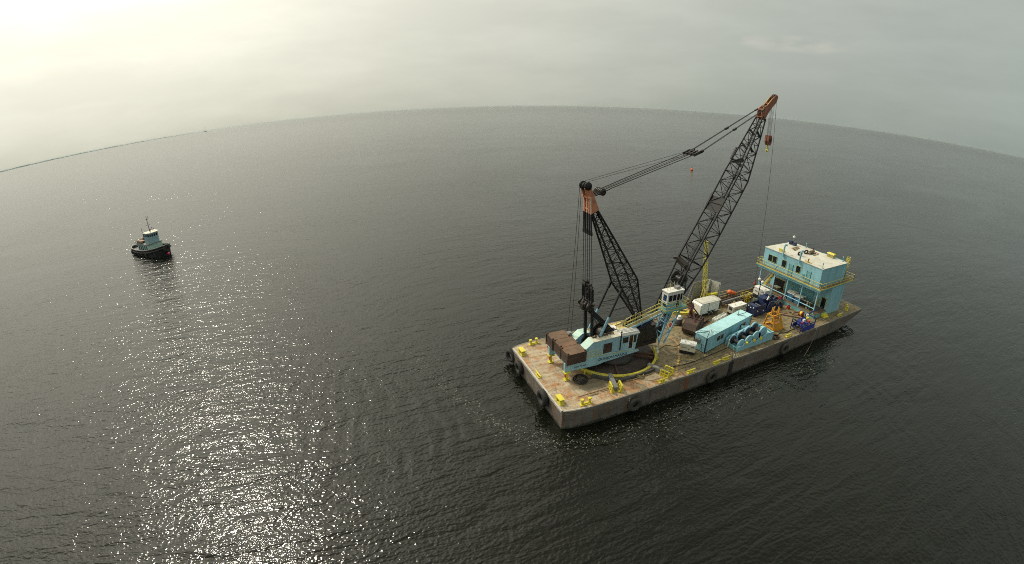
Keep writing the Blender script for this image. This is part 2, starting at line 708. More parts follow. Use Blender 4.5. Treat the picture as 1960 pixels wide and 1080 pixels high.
def sheet_material():
    """thin white sheet that lets some of the light behind it through"""
    m = bpy.data.materials.new('thin_white_sheet')
    m.use_nodes = True
    nt = m.node_tree
    nt.nodes.clear()
    L = nt.links.new
    tcn = nt.nodes.new('ShaderNodeTexCoord')
    n = nt.nodes.new('ShaderNodeTexNoise')
    n.inputs['Scale'].default_value = 0.9
    n.inputs['Detail'].default_value = 6.0
    L(tcn.outputs['Object'], n.inputs['Vector'])
    rp = nt.nodes.new('ShaderNodeValToRGB')
    rp.color_ramp.elements[0].position = 0.3
    rp.color_ramp.elements[0].color = (0.62, 0.60, 0.52, 1)
    rp.color_ramp.elements[1].position = 0.6
    rp.color_ramp.elements[1].color = (0.80, 0.79, 0.74, 1)
    L(n.outputs['Fac'], rp.inputs[0])
    d = nt.nodes.new('ShaderNodeBsdfDiffuse')
    t = nt.nodes.new('ShaderNodeBsdfTranslucent')
    L(rp.outputs[0], d.inputs['Color'])
    L(rp.outputs[0], t.inputs['Color'])
    mx = nt.nodes.new('ShaderNodeMixShader')
    mx.inputs[0].default_value = 0.5
    L(d.outputs[0], mx.inputs[1])
    L(t.outputs[0], mx.inputs[2])
    o = nt.nodes.new('ShaderNodeOutputMaterial')
    L(mx.outputs[0], o.inputs['Surface'])
    return m


SHEETW = sheet_material()
PINK = paint('pink_float', (0.80, 0.05, 0.14), 0.4, 0.1, dirt_amt=0.1)


def deck_material():
    m, nt, b = new_mat('barge_deck_plating')
    L = nt.links.new
    tcn = nt.nodes.new('ShaderNodeTexCoord')
    vec = tcn.outputs['Object']

    def noise(s, d=6.0, r=0.6, sc=None, dist=0.0):
        v = vec
        if sc:
            mp_ = nt.nodes.new('ShaderNodeMapping')
            mp_.inputs['Scale'].default_value = sc
            L(vec, mp_.inputs[0])
            v = mp_.outputs[0]
        n = nt.nodes.new('ShaderNodeTexNoise')
        n.inputs['Scale'].default_value = s
        n.inputs['Detail'].default_value = d
        n.inputs['Roughness'].default_value = r
        n.inputs['Distortion'].default_value = dist
        L(v, n.inputs['Vector'])
        return n.outputs['Fac']

    def rng(f, a, bb, lo, hi):
        n = nt.nodes.new('ShaderNodeMapRange')
        for k, val in (('From Min', a), ('From Max', bb), ('To Min', lo), ('To Max', hi)):
            n.inputs[k].default_value = val
        L(f, n.inputs['Value'])
        return n.outputs[0]

    def math_(op, a, bb):
        n = nt.nodes.new('ShaderNodeMath')
        n.operation = op
        for i, v in enumerate((a, bb)):
            if isinstance(v, (int, float)):
                n.inputs[i].default_value = v
            else:
                L(v, n.inputs[i])
        return n.outputs[0]

    def mix(f, a, bb, mode='MIX'):
        n = nt.nodes.new('ShaderNodeMix')
        n.data_type = 'RGBA'
        n.blend_type = mode
        for s, v in ((n.inputs[0], f), (n.inputs[6], a), (n.inputs[7], bb)):
            if isinstance(v, (int, float)):
                s.default_value = v
            elif isinstance(v, tuple):
                s.default_value = tuple(v) + (1,)
            else:
                L(v, s)
        return n.outputs[2]

    sp = nt.nodes.new('ShaderNodeSeparateXYZ')
    L(vec, sp.inputs[0])
    x = math_('ADD', sp.outputs[0], 32.0)      # the deck's origin is the middle of the barge
    y = math_('ADD', sp.outputs[1], 8.3)
    # pale scoured steel with rust bloom
    pale = mix(rng(noise(0.5, 7, 0.65), 0.35, 0.65, 0, 1), (0.47, 0.39, 0.27), (0.33, 0.265, 0.175))
    pale = mix(rng(noise(0.9, 9, 0.75, dist=0.6), 0.475, 0.57, 0, 0.88), pale, (0.36, 0.17, 0.06))
    pale = mix(rng(noise(2.8, 6, 0.7), 0.56, 0.64, 0, 0.7), pale, (0.13, 0.055, 0.025))
    # trampled, oily working deck
    dark = mix(rng(noise(0.45, 8, 0.7), 0.35, 0.65, 0, 1), (0.165, 0.132, 0.066), (0.245, 0.196, 0.10))
    dark = mix(rng(noise(1.3, 8, 0.75), 0.50, 0.60, 0, 0.8), dark, (0.055, 0.047, 0.033))
    dark = mix(rng(noise(2.2, 8, 0.7), 0.56, 0.64, 0, 0.6), dark, (0.24, 0.12, 0.05))
    # the border between the two runs askew across the deck
    d = math_('SUBTRACT', math_('ADD', x, math_('MULTIPLY', y, 0.9)), 18.6)
    d = math_('ADD', d, math_('MULTIPLY', math_('SUBTRACT', noise(0.35, 5), 0.5), 6.0))
    edge_near = rng(y, 1.6, 2.6, 1.0, 0.0)
    fac = rng(d, -1.2, 1.2, 0, 1)
    base = mix(fac, pale, dark)
    # darker patch in front of the slewing ring
    dx = math_('DIVIDE', math_('SUBTRACT', x, 7.4), 4.2)
    dy = math_('DIVIDE', math_('SUBTRACT', y, 4.6), 2.3)
    rr = math_('ADD', math_('ADD', math_('MULTIPLY', dx, dx), math_('MULTIPLY', dy, dy)),
               math_('MULTIPLY', math_('SUBTRACT', noise(0.8, 5), 0.5), 1.6))
    base = mix(rng(rr, 0.5, 1.3, 0.8, 0.0), base, (0.13, 0.115, 0.075))
    # plate seams
    br = nt.nodes.new('ShaderNodeTexBrick')
    br.inputs['Scale'].default_value = 1.0
    br.inputs['Brick Width'].default_value = 7.2
    br.inputs['Row Height'].default_value = 2.1
    br.inputs['Mortar Size'].default_value = 0.02
    br.inputs['Mortar Smooth'].default_value = 0.4
    L(vec, br.inputs['Vector'])
    base = mix(math_('MULTIPLY', br.outputs['Fac'], 0.7), base, (0.05, 0.04, 0.03))
    L(base, b.inputs['Base Color'])
    b.inputs['Roughness'].default_value = 0.72
    # plates dished between the frames
    wv = nt.nodes.new('ShaderNodeTexWave')
    wv.bands_direction = 'Y'
    wv.inputs['Scale'].default_value = 0.33
    wv.inputs['Distortion'].default_value = 6.0
    wv.inputs['Detail'].default_value = 2.0
    wv.inputs['Detail Scale'].default_value = 0.4
    L(vec, wv.inputs['Vector'])
    bn = nt.nodes.new('ShaderNodeBump')
    bn.inputs['Distance'].default_value = 0.05
    L(wv.outputs['Fac'], bn.inputs['Height'])
    bn2 = nt.nodes.new('ShaderNodeBump')
    bn2.inputs['Distance'].default_value = 0.03
    L(noise(3.0, 6), bn2.inputs['Height'])
    L(bn.outputs[0], bn2.inputs['Normal'])
    L(bn2.outputs[0], b.inputs['Normal'])
    return m


def text_mesh(txt, size, mat, parent, origin, xdir, ydir, name='lettering'):
    """letters as a thin raised mesh in the plane xdir/ydir, left baseline at origin"""
    cu = bpy.data.curves.new(name, 'FONT')
    cu.body = txt
    cu.size = size
    cu.extrude = 0.008
    cu.offset = 0.0
    o = bpy.data.objects.new(name, cu)
    col.objects.link(o)
    bpy.context.view_layer.update()
    me = bpy.data.meshes.new_from_object(o.evaluated_get(bpy.context.evaluated_depsgraph_get()))
    bpy.data.objects.remove(o)
    X = Vector(xdir).normalized()
    Y = Vector(ydir).normalized()
    Zd = X.cross(Y).normalized()
    base = wloc(parent)
    for v in me.vertices:
        p = v.co
        v.co = Vector(origin) + X * p.x + Y * p.y + Zd * p.z - base
    me.materials.clear()
    me.materials.append(mat)
    me.name = name
    t = bpy.data.objects.new(name, me)
    col.objects.link(t)
    t.parent = parent
    t['_w'] = list(base)
    xs = [((v.co + base) - Vector(origin)).dot(X) for v in me.vertices]
    return max(xs)


def lattice(mb, a, b, bays, r, rl, cross=True):
    """four chords between corner lists a and b with zigzag lacing on each face"""
    a = [Vector(p) for p in a]
    b = [Vector(p) for p in b]
    for p, q in zip(a, b):
        mb.tube(p, q, r, 7)
    lev = [[p.lerp(q, i / bays) for p, q in zip(a, b)] for i in range(bays + 1)]
    for i in range(bays):
        for f in range(4):
            g = (f + 1) % 4
            if (i + f) % 2 == 0:
                mb.tube(lev[i][f], lev[i + 1][g], rl, 5, cap=False)
            else:
                mb.tube(lev[i][g], lev[i + 1][f], rl, 5, cap=False)
            mb.tube(lev[i + 1][f], lev[i + 1][g], rl, 5, cap=False)
    for f in range(4):
        mb.tube(lev[0][f], lev[0][(f + 1) % 4], rl, 5, cap=False)
    return mb


def railing(mb, pts, h=1.07, r=0.035, step=1.5, mid=True, closed_posts=True):
    """posts, top rail and mid rail along a polyline of floor points"""
    pts = [Vector(p) for p in pts]
    up = Vector((0, 0, 1))
    for p, q in zip(pts[:-1], pts[1:]):
        n = max(1, round((q - p).length / step))
        for i in range(n + 1):
            c = p.lerp(q, i / n)
            mb.tube(c, c + up * h, r, 6)
        mb.tube(p + up * h, q + up * h, r, 6)
        if mid:
            mb.tube(p + up * h * 0.52, q + up * h * 0.52, r * 0.85, 6)
        mb.bar(p + up * 0.07, q + up * 0.07, 0.02, 0.12)
    return mb


# ------------------------------------------------------------------ barge
def make_barge():
    t = thing('barge', 'long grey steel deck barge with rusty pale stern deck, carrying crane and deckhouse', 'barge', (32, 8.3, 0))
    st = [(0.0, 0.57, 15.9), (1.2, 0.22, 16.32), (3.6, 0.0, 16.6), (18, 0, 16.6), (36, 0, 16.6), (51.3, 0.0, 16.6), (64.5, 0.0, 16.6)]
    zb = [-1.2, -1.2, -1.2, -1.2, -1.2, -1.2, 2.2]
    h = MB()
    vs, fs = [], []
    for (u, v0, v1), z in zip(st, zb):
        vs += [(u, v0, z), (u, v0, 2.5), (u, v1, 2.5), (u, v1, z)]
    for i in range(len(st) - 1):
        a, b = i * 4, i * 4 + 4
        for j in range(4):
            k = (j + 1) % 4
            fs.append((a + j, a + k, b + k, b + j))
    fs += [(0, 1, 2, 3), tuple(range(len(vs) - 4, len(vs)))[::-1]]
    h.add(vs, fs)
    hull = h.build('hull', HULL, t)
    d = MB()
    near = [(u, v0) for u, v0, v1 in st]
    far = [(u, v1) for u, v0, v1 in st][::-1]
    poly = [(u, v, 2.5) for u, v in near + far]
    d.prism(poly, (0, 0, ZD - 2.5))
    d.build('deck', deck_material(), t)
    # pale scuffed gunwale strip, 3 mm proud
    e = MB()
    loop = [Vector((u, v, 0)) for u, v in near + far]
    cen = Vector((32, 8.3, 0))
    for p, q in zip(loop, loop[1:] + loop[:1]):
        n = (q - p).cross(Vector((0, 0, 1))).normalized()
        if n.dot((p + q) / 2 - cen) < 0:
            n = -n
        e.add([p + n * .03 + Vector((0, 0, 2.38)), q + n * .03 + Vector((0, 0, 2.38)), q + n * .03 + Vector((0, 0, ZD + .03)), p + n * .03 + Vector((0, 0, ZD + .03)),
               p - n * .13 + Vector((0, 0, 2.38)), q - n * .13 + Vector((0, 0, 2.38)), q - n * .13 + Vector((0, 0, ZD + .03)), p - n * .13 + Vector((0, 0, ZD + .03))],
              ((0, 1, 2, 3), (3, 2, 6, 7), (4, 7, 6, 5), (0, 4, 5, 1), (0, 3, 7, 4), (1, 5, 6, 2)))
    e.build('gunwale', paint('gunwale_steel', (0.20, 0.185, 0.15), 0.7, 0.4, (0.07, 0.06, 0.05), 0.6, rust=0.2, scale=0.6), t)
    s = MB()
    for u in (0.0,):
        s.box(-0.045, -0.031, 0.75, 15.75, 2.36, ZD + 0.036)
        s.box(-0.031, 0.17, 0.75, 15.75, ZD + 0.0305, ZD + 0.037)
        s.prism([(0.2, .52, ZD + .031), (3.4, 0.05, ZD + .031), (3.4, .16, ZD + .031), (0.2, .68, ZD + .031)], (0, 0, .006))
    s.build('stern_scuff_edge', EDGE, t)
    # side seams, doubler plates and the waterline stain
    for u0, u1 in ((14.9, 15.0), (23.3, 23.36), (31.9, 31.96), (43.3, 43.36), (51.0, 51.06)):
        m = MB()
        m.box(u0, u1, -0.02, 0.0, -0.3, 2.36)
        m.build('side_strake', HULL, t)
    m = MB()
    m.box(26.3, 26.62, -0.16, 0.0, -0.8, 2.3)
    m.box(26.7, 26.9, -0.12, 0.0, -0.8, 2.3)
    m.build('black_side_strip', RUBBER, t)  # two upright black strips on the hull side
    m = MB()
    m.box(18.0, 18.55, -0.018, 0.0, 0.4, 2.37)
    m.build('rust_streak_plate', paint('orange_rust_plate', (0.20, 0.075, 0.028), 0.8, 0.4, (0.06, 0.04, 0.03), 0.8, scale=1.5, streak=True), t)
    for z in (0.75, 1.0, 1.25, 1.5, 1.75, 2.0, 2.25):
        m = MB()
        m.box(8.9, 9.02, -0.012, 0.0, z, z + 0.1)
        m.build('draft_mark', WHITE, t)
    # raised plank strips and welded stiffeners on the deck
    for (u0, v0, u1, v1, w) in ((3.0, 2.3, 7.6, 2.3, .10), (4.2, 1.9, 5.6, 1.9, .22), (6.0, 2.05, 7.0, 2.05, .18), (16.5, 1.65, 28.5, 1.62, .05), (16.8, 2.3, 26, 2.15, .04)):
        m = MB()
        m.bar((u0, v0, ZD + .03), (u1, v1, ZD + .03), w, .07)
        m.build('deck_strip', WOOD, t)
    m = MB()
    for i in range(11):
        f0, f1 = i / 11, (i + 0.72) / 11
        p = Vector((20.4, 4.3, ZD + .004)).lerp(Vector((16.6, 0.6, ZD + .004)), f0)
        q = Vector((20.4, 4.3, ZD + .004)).lerp(Vector((16.6, 0.6, ZD + .004)), f1)
        m.bar(p, q, 0.26, 0.012)
    m.build('painted_stripe', paint('worn_yellow_stripe', (0.55, 0.36, 0.06), 0.7, 0.3, (0.15, 0.12, 0.06), 0.8, scale=2.5), t)
    m = MB()
    pts = [(20.2 + 2.4 * math.cos(a), 8.2 + 2.9 * math.sin(a), ZD + .006) for a in [R(x) for x in range(-75, 30, 12)]]
    for p, q in zip(pts[:-1], pts[1:]):
        m.bar(p, q, 0.22, 0.014)
    m.build('painted_arc', paint('worn_orange_arc', (0.42, 0.22, 0.07), 0.7, 0.3, (0.12, 0.1, 0.06), 0.9, scale=2.5), t)
    return t


make_barge()


# ------------------------------------------------------------------ slewing ring
def make_ring():
    cx, cy, r = 12.0, 9.35, 6.45
    t = thing('slewing_ring', 'yellow curved kerb of the slewing ring under the crane', 'crane ring', (cx, cy, ZD))
    a0, a1, n = R(196), R(341), 44
    m = MB()
    prev = None
    for i in range(n + 1):
        a = a0 + (a1 - a0) * i / n
        c, s = math.cos(a), math.sin(a)
        ring = [Vector((cx + c * rr, cy + s * rr, z)) for rr, z in ((r - .05, ZD), (r, ZD + .06), (r + .12, ZD + .42), (r + .06, ZD + .55), (r - .22, ZD + .55), (r - .22, ZD))]
        if prev:
            m.add(prev + ring, [(j, (j + 1) % 6, 6 + (j + 1) % 6, 6 + j) for j in range(6)])
        else:
            m.add(ring, [(0, 1, 2, 3, 4, 5)])
        prev = ring
    m.add(prev, [(5, 4, 3, 2, 1, 0)])
    m.build('kerb', paint('worn_yellow_kerb', (0.56, 0.48, 0.055), 0.6, 0.3, (0.12, 0.09, 0.04), 0.7, rust=0.25, scale=1.6), t)
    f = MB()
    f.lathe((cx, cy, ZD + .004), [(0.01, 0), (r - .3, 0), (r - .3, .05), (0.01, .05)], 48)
    f.build('pit_floor', paint('shaded_pit_plate', (0.03, 0.02, 0.015), 0.6, 0.5, (0.02, 0.015, 0.012), 0.8, rust=0.35), t)  # shade from the crane overhead is put into this dark floor colour
    for a in (248, 317, 326):
        c, s = math.cos(R(a)), math.sin(R(a))
        b = MB()
        b.bar((cx + c * 2.6, cy + s * 2.6, ZD + .22), (cx + c * (r - .4), cy + s * (r - .4), ZD + .22), .22, .3)
        b.build('roller_beam', RUSTD, t)
    for a in (208, 222, 252, 262, 290, 318, 327):
        c, s = math.cos(R(a)), math.sin(R(a))
        b = MB()
        b.obox((cx + c * (r + .14), cy + s * (r + .14), ZD + .2), (.3, .16, .4), R(a))
        b.build('kerb_bracket', YEL, t)
    m = MB()
    m.bar((9.3, 2.75, ZD + .24), (15.6, 2.95, ZD + .24), .42, .42)
    m.bar((9.0, 2.9, ZD + .22), (6.6, 5.2, ZD + .22), .4, .38)
    m.build('base_beam', paint('dark_grey_beam', (0.07, 0.068, 0.062), 0.7, 0.3, (0.03, 0.025, 0.02), 0.6), t)
    for a in (326, 333):
        c, s = math.cos(R(a)), math.sin(R(a))
        b = MB()
        b.tube((cx + c * (r + .15), cy + s * (r + .15), ZD), (cx + c * (r + .15), cy + s * (r + .15), ZD + .62), .12)
        b.ball((cx + c * (r + .15), cy + s * (r + .15), ZD + .66), .24)
        b.build('guide_roller', CREAM, t)


make_ring()


def make_outrigger(p, q, label):
    """dark radial beam on the deck ending in a pair of yellow framed chocks"""
    p, q = Vector(p), Vector(q)
    d = (q - p).normalized()
    n = Vector((-d.y, d.x, 0))
    t = thing('outrigger_beam', label, 'beam', (p.x, p.y, ZD), 'outrigger beams of the crane ring')
    b = MB()
    b.bar(p + Vector((0, 0, .35)), q + Vector((0, 0, .35)), .55, .5)
    b.build('beam', GREY, t)
    for s in (-1, 1):
        c = q - d * .25 + n * s * .62
        f = MB()
        hh, ln = 1.0, 1.15
        e0, e1 = c - d * ln / 2, c + d * ln / 2
        for z in (.08, .5, .95):
            f.bar(e0 + Vector((0, 0, z)), e1 + Vector((0, 0, z)), .16 if z != .5 else .1, .14)
        for e in (e0, (e0 + e1) / 2, e1):
            f.bar(e, e + Vector((0, 0, hh)), .16)
        f.bar(e0 + n * -s * .3 + Vector((0, 0, .06)), e1 + n * -s * .3 + Vector((0, 0, .06)), .3, .1)
        for e in (e0, e1):
            f.bar(e + Vector((0, 0, .95)), e - n * s * .28 + Vector((0, 0, .1)), .1)
        f.build('chock_frame', YEL, t)


make_outrigger((8.6, 4.2, ZD), (7.75, 1.35, ZD), 'grey beam with yellow chocks running from the ring towards the stern corner')
make_outrigger((14.6, 4.0, ZD), (15.75, 1.15, ZD), 'grey beam with yellow chocks beside the painted yellow stripe')


# ------------------------------------------------------------------ bollards, chocks, tyres
def make_bollard(loc, rz, label):
    t = thing('mooring_bollard', label, 'bollard', loc, 'yellow double bollards on the deck', 0)
    x, y, z = loc
    b = MB()
    b.box(x - .95, x + .95, y - .32, y + .32, z, z + .1)
    b.box(x - .75, x + .75, y - .12, y + .12, z + .1, z + .24)
    b.build('base_plate', YEL, t)
    for s in (-1, 1):
        p = MB()
        p.lathe((x + s * .6, y, z + .1), [(.2, 0), (.18, .45), (.18, .62), (.31, .70), (.31, .78), (.24, .84)], 14)
        p.build('post', YEL, t)
    t.rotation_euler = (0, 0, rz)
    t.scale = (.8, .8, .85)
    return t


G_B = 'yellow double bollards on the deck'
b0 = make_bollard((3.2, .78, ZD), R(-2), 'yellow double bollard on the near stern corner beside the big tyre')
dup(b0, (3.2, 15.75, ZD), R(6), 'yellow double bollard on the far stern corner behind the counterweights', G_B)
dup(b0, (61.0, 1.5, ZD), R(35), 'yellow double bollard on the bow tip beyond the deckhouse', G_B)


def make_cleat(loc, rz, label):
    t = thing('mooring_cleat', label, 'cleat', loc, 'yellow cleats along the deck edge')
    x, y, z = loc
    m = MB()
    m.box(x - .55, x + .55, y - .2, y + .2, z, z + .07)
    m.box(x - .3, x - .14, y - .12, y + .12, z + .07, z + .34)
    m.box(x + .14, x + .3, y - .12, y + .12, z + .07, z + .34)
    m.build('foot', YEL, t)
    m = MB()
    m.tube((x - .85, y, z + .42), (x - .3, y, z + .36), .07, 8, .11)
    m.tube((x - .3, y, z + .36), (x + .3, y, z + .36), .11, 8)
    m.tube((x + .3, y, z + .36), (x + .85, y, z + .42), .11, 8, .07)
    m.build('horn', YEL, t)
    t.rotation_euler = (0, 0, rz)
    return t


G_C = 'yellow cleats along the deck edge'
c0 = make_cleat((14.2, .42, ZD), 0, 'rusty yellow cleat on the near edge below the second outrigger chock')
dup(c0, (19.0, .4, ZD), 0, 'yellow cleat on the near edge between the painted stripe and the generator', G_C)
dup(c0, (23.9, .42, ZD), 0, 'yellow cleat on the near edge below the white generator and office corner', G_C)
dup(c0, (25.9, .55, ZD), 0, 'yellow cleat on the near edge at the top of the black side strip', G_C)
dup(c0, (40.5, .5, ZD), 0, 'yellow cleat on the near edge below the orange lifting frame', G_C)
dup(c0, (56.8, .6, ZD), 0, 'yellow cleat on the near edge below the deckhouse side wall', G_C)
dup(c0, (.5, 8.2, ZD), R(90), 'yellow cleat in the middle of the stern edge', G_C)


def make_chock(loc, rz, label):
    t = thing('fairlead_chock', label, 'fairlead', loc, 'yellow fairleads at the stern corners')
    x, y, z = loc
    m = MB()
    m.box(x - .7, x + .7, y - .28, y + .28, z, z + .1)
    m.build('foot', YEL, t)
    for s in (-1, 1):
        m = MB()
        m.prism([(x + s * .25, y - .25, z + .1), (x + s * .72, y - .25, z + .1), (x + s * .62, y - .25, z + .5), (x + s * .34, y - .25, z + .62)], (0, .5, 0))
        m.build('horn', YEL, t)
    m = MB()
    m.box(x - .62, x + .62, y - .36, y + .30, z + .64, z + .74)
    m.build('top_plate', YEL, t)
    t.rotation_euler = (0, 0, rz)
    return t


f0 = make_chock((.55, 2.3, ZD), R(90), 'yellow box fairlead on the stern edge beside the big black tyre')
dup(f0, (.6, 13.9, ZD), R(90), 'yellow plate-topped fairlead on the far end of the stern edge', 'yellow fairleads at the stern corners')


def make_tyre(loc, ax, r, w, label, chain=True):
    t = thing('tyre_fender', label, 'tyre', loc, 'tyre fenders hung on the hull')
    x, y, z = loc
    m = MB()
    m.torus((x, y, z), ax, r * .70, r * .32, 24, 10, w / (r * .64))
    m.build('tyre', RUBBER if abs(ax[0]) > .5 else paint('dusty_rubber', (0.055, 0.049, 0.041), 0.85, 0.3, (0.02, 0.018, 0.016), 0.6), t)
    c = MB()
    for s in (-.12, .12):
        off = Vector((0, s, 0)) if abs(ax[0]) > .5 else Vector((s, 0, 0))
        c.tube(Vector((x, y, z + r * .9)) + off, Vector((x, y, max(ZD + .02, z + r))) + off + Vector(ax) * -.15, .035, 6)
    c.build('chain', GREASE, t)
    return t


make_tyre((-.42, 4.9, 1.75), (1, 0, 0), 1.15, .75, 'big black tyre fender on the stern beside the near corner fairlead')
make_tyre((-.36, 12.6, 1.35), (1, 0, 0), 1.0, .6, 'black tyre fender hanging low on the stern, second from the far corner')
make_tyre((-.2, 16.05, 1.25), (1, .35, 0), 1.0, .6, 'grey mossy tyre fender on the far stern corner')
make_tyre((9.65, -.32, 1.15), (0, 1, 0), .98, .55, 'tyre fender on the hull side beside the white draft marks')
make_tyre((22.7, -.32, 1.2), (0, 1, 0), .95, .5, 'tyre fender on the hull side below the teal office container')
make_tyre((39.1, -.32, 1.2), (0, 1, 0), .98, .5, 'tyre fender on the hull side below the orange lifting frame')

# ------------------------------------------------------------------ crane
VC = 8.25


def make_crane():
    t = thing('deck_crane', 'big lattice boom crane with teal machinery houses and rusty counterweights', 'crane', (12, VC, ZD))
    m = MB()
    m.lathe((12.0, VC, ZD + .06), [(2.6, 0), (2.6, .5), (2.2, .7), (2.2, 1.7)], 28)
    m.build('turntable', GREASE, t)
    m = MB()
    m.box(5.6, 14.2, 6.26, 10.29, 4.3, 4.98)
    m.box(14.2, 17.7, 6.5, 10.1, 4.3, 4.75)
    m.build('platform', GREASE, t)
    # side beams with the lettering
    poly = [(3.05, 3.86), (6.9, 3.72), (7.8, 3.70), (8.7, 3.86), (14.4, 4.14), (14.25, 4.36), (11.2, 4.86), (9.3, 5.07), (8.2, 5.1), (3.0, 5.1)]
    for v, far in ((5.95, False), (10.3, True)):
        m = MB()
        m.prism([(u, v, z) for u, z in poly], (0, .3, 0))
        b = m.build('side_beam', TEALC, t)
        if not far:
            for words, size, o, xd in ((('DONJON', 'MARINE'), .56, Vector((7.86, 5.94, 4.27)), Vector((1, 0, -.04))),
                                       (('NEW', 'YORK'), .34, Vector((4.3, 5.94, 4.12)), Vector((1, 0, -.02)))):
                for wd in words:
                    o = o + xd * (text_mesh(wd, size, LETTER, b, o, xd, (0.03, 0, 1)) + size * .34)
            f = MB()
            f.bar((7.9, 5.93, 5.06), (9.3, 5.93, 5.04), .04, .05)
            f.bar((9.3, 5.93, 5.04), (11.2, 5.93, 4.83), .04, .05)
            f.bar((11.2, 5.93, 4.83), (14.2, 5.93, 4.34), .04, .05)
            f.build('edge_flange', YELR, b)
    # legs that prop the tail
    for v in (6.02, 10.46):
        m = MB()
        m.box(3.2, 3.5, v - .14, v + .16, ZD + .06, 3.78)
        m.box(3.0, 3.7, v - .3, v + .3, ZD + .02, ZD + .12)
        m.box(2.95, 3.75, v - .35, v + .35, 3.72, 3.85)
        l = m.build('tail_leg', YEL, t)
        m = MB()
        m.box(3.08, 3.19, v - .16, v + .18, ZD + .5, 3.5)
        m.build('warning_panel', paint('faded_red_orange', (0.5, 0.09, 0.03), 0.6, 0.3), l)
    # three counterweight blocks
    for i, (v0, v1, u0) in enumerate(((5.45, 7.45, 3.12), (7.46, 9.48, 3.16), (9.49, 11.45, 3.06))):
        m = MB()
        m.box(u0, u0 + 2.62, v0, v1, 5.12, 6.56)
        m.box(u0 - .07, u0, v0, v0 + .14, 5.0, 6.63)
        m.box(u0 - .05, u0, v0 + .14, v1 - .14, 5.3, 5.42)
        m.box(u0 - .07, u0, v1 - .14, v1, 5.0, 6.60)
        c = m.build('counterweight', RUST, t)
        m = MB()
        m.box(u0 + .03, u0 + 2.59, v0 + .03, v1 - .03, 6.56, 6.585)
        m.build('top_plate', RUSTTOP, c)
        m = MB()
        for uu, vv in ((u0 + .12, v0 + .2), (u0 + 2.45, v0 + .2), (u0 + .12, v1 - .2)):
            m.box(uu - .1, uu + .1, vv - .07, vv + .07, 6.585, 6.75)
        m.build('lifting_lug', RUSTD, c)
    m = MB()
    m.box(3.4, 5.6, 6.2, 10.3, 4.6, 5.1)
    m.build('tail_crossbeam', TEALD, t)
    # near machinery house
    pr = [(5.85, 5.12), (5.85, 6.25), (7.05, 7.2), (11.15, 7.12), (11.15, 4.98)]
    m = MB()
    m.prism([(u, 6.03, z) for u, z in pr], (0, 1.3, 0))
    for u in (7.4, 7.9, 8.4, 10.0, 10.35, 10.7):
        m.box(u, u + .05, 5.99, 6.03, 5.2, 7.1)
    h = m.build('machinery_house', TEALC, t)
    m = MB()
    m.prism([(5.8, 6.0, 6.26), (7.04, 6.0, 7.24), (7.04, 6.0, 7.29), (5.78, 6.0, 6.32)], (0, 1.36, 0))
    m.build('hood_roof', paint('pale_teal_roof', (0.42, 0.60, 0.52), 0.5, 0.1, (0.2, 0.2, 0.12), 0.4), h)
    m = MB()
    m.box(7.05, 11.12, 5.98, 7.38, 7.17, 7.24)
    m.build('roof', CREAM, h)
    m = MB()
    for i in range(9):
        m.obox((7.6 + i * .33, 6.95 + .12 * math.sin(i * 2.1), 7.32 + .04 * (i % 3)), (.5, .16, .12), i * .7)
    m.build('scrap_on_roof', RUSTD, h)
    m = MB()
    m.box(8.55, 9.85, 6.0, 6.03, 5.15, 6.55)
    lo = m.build('louvre', paint('brown_louvre', (0.05, 0.035, 0.03), 0.6, 0.2), h)
    m = MB()
    for k in range(8):
        m.box(8.62, 9.78, 5.975, 6.0, 5.25 + k * .16, 5.31 + k * .16)
    m.build('slat', RUSTD, lo)
    m = MB()
    m.tube((11.12, 5.95, 5.1), (11.12, 5.95, 7.65), .07)
    m.ball((11.12, 5.95, 7.75), .12)
    m.build('vent_pipe', BLACK, h)
    m = MB()
    railing(m, [(6.0, 6.02, 5.1), (8.2, 6.02, 5.1)], .85, .03, .7)
    m.build('grab_rail', YELR, h)
    # driver's cab
    pc = [(11.2, 4.9), (11.2, 7.1), (13.95, 6.95), (13.62, 4.5)]
    m = MB()
    m.prism([(u, 6.03, z) for u, z in pc], (0, 1.5, 0))
    cb = m.build('cab', TEALC, t)
    m = MB()
    m.prism([(11.1, 5.94, 7.1), (14.1, 5.94, 6.94), (14.1, 6.2, 7.22), (13.9, 6.8, 7.5), (11.9, 6.8, 7.62), (11.1, 6.1, 7.38)], (0, 0.02, 0))
    m.prism([(11.1, 5.94, 7.08), (14.12, 5.94, 6.92), (14.12, 7.6, 6.95), (11.1, 7.6, 7.1)], (0, 0, .09))
    m.prism([(11.35, 6.1, 7.17), (13.9, 6.1, 7.02), (13.9, 7.4, 7.02), (11.35, 7.4, 7.17)], (0, 0, .26))
    m.build('roof', WHITE, cb)
    for u0, u1, z0, z1 in ((11.5, 12.35, 5.95, 6.75), (12.5, 13.1, 4.95, 6.85), (13.2, 13.65, 5.7, 6.8)):
        m = MB()
        m.box(u0, u1, 6.0, 6.03, z0, z1)
        m.build('window', GLASS, cb)
    m = MB()
    m.prism([(13.9, 6.15, 6.8), (13.9, 7.4, 6.8), (13.76, 7.4, 5.5), (13.76, 6.15, 5.5)], (.06, 0, 0))
    m.build('windscreen', GLASS, cb)
    m = MB()
    m.box(12.42, 12.5, 5.985, 6.03, 4.75, 6.9)
    m.box(13.1, 13.2, 5.985, 6.03, 4.6, 6.9)
    m.build('door_frame', WHITE, cb)
    # far hood, white winch hood between
    m = MB()
    m.prism([(u, 9.25, z) for u, z in ((6.0, 4.98), (6.0, 5.7), (7.25, 6.65), (8.4, 6.6), (8.4, 4.98))], (0, 1.25, 0))
    h = m.build('far_hood', TEALC, t)
    m = MB()
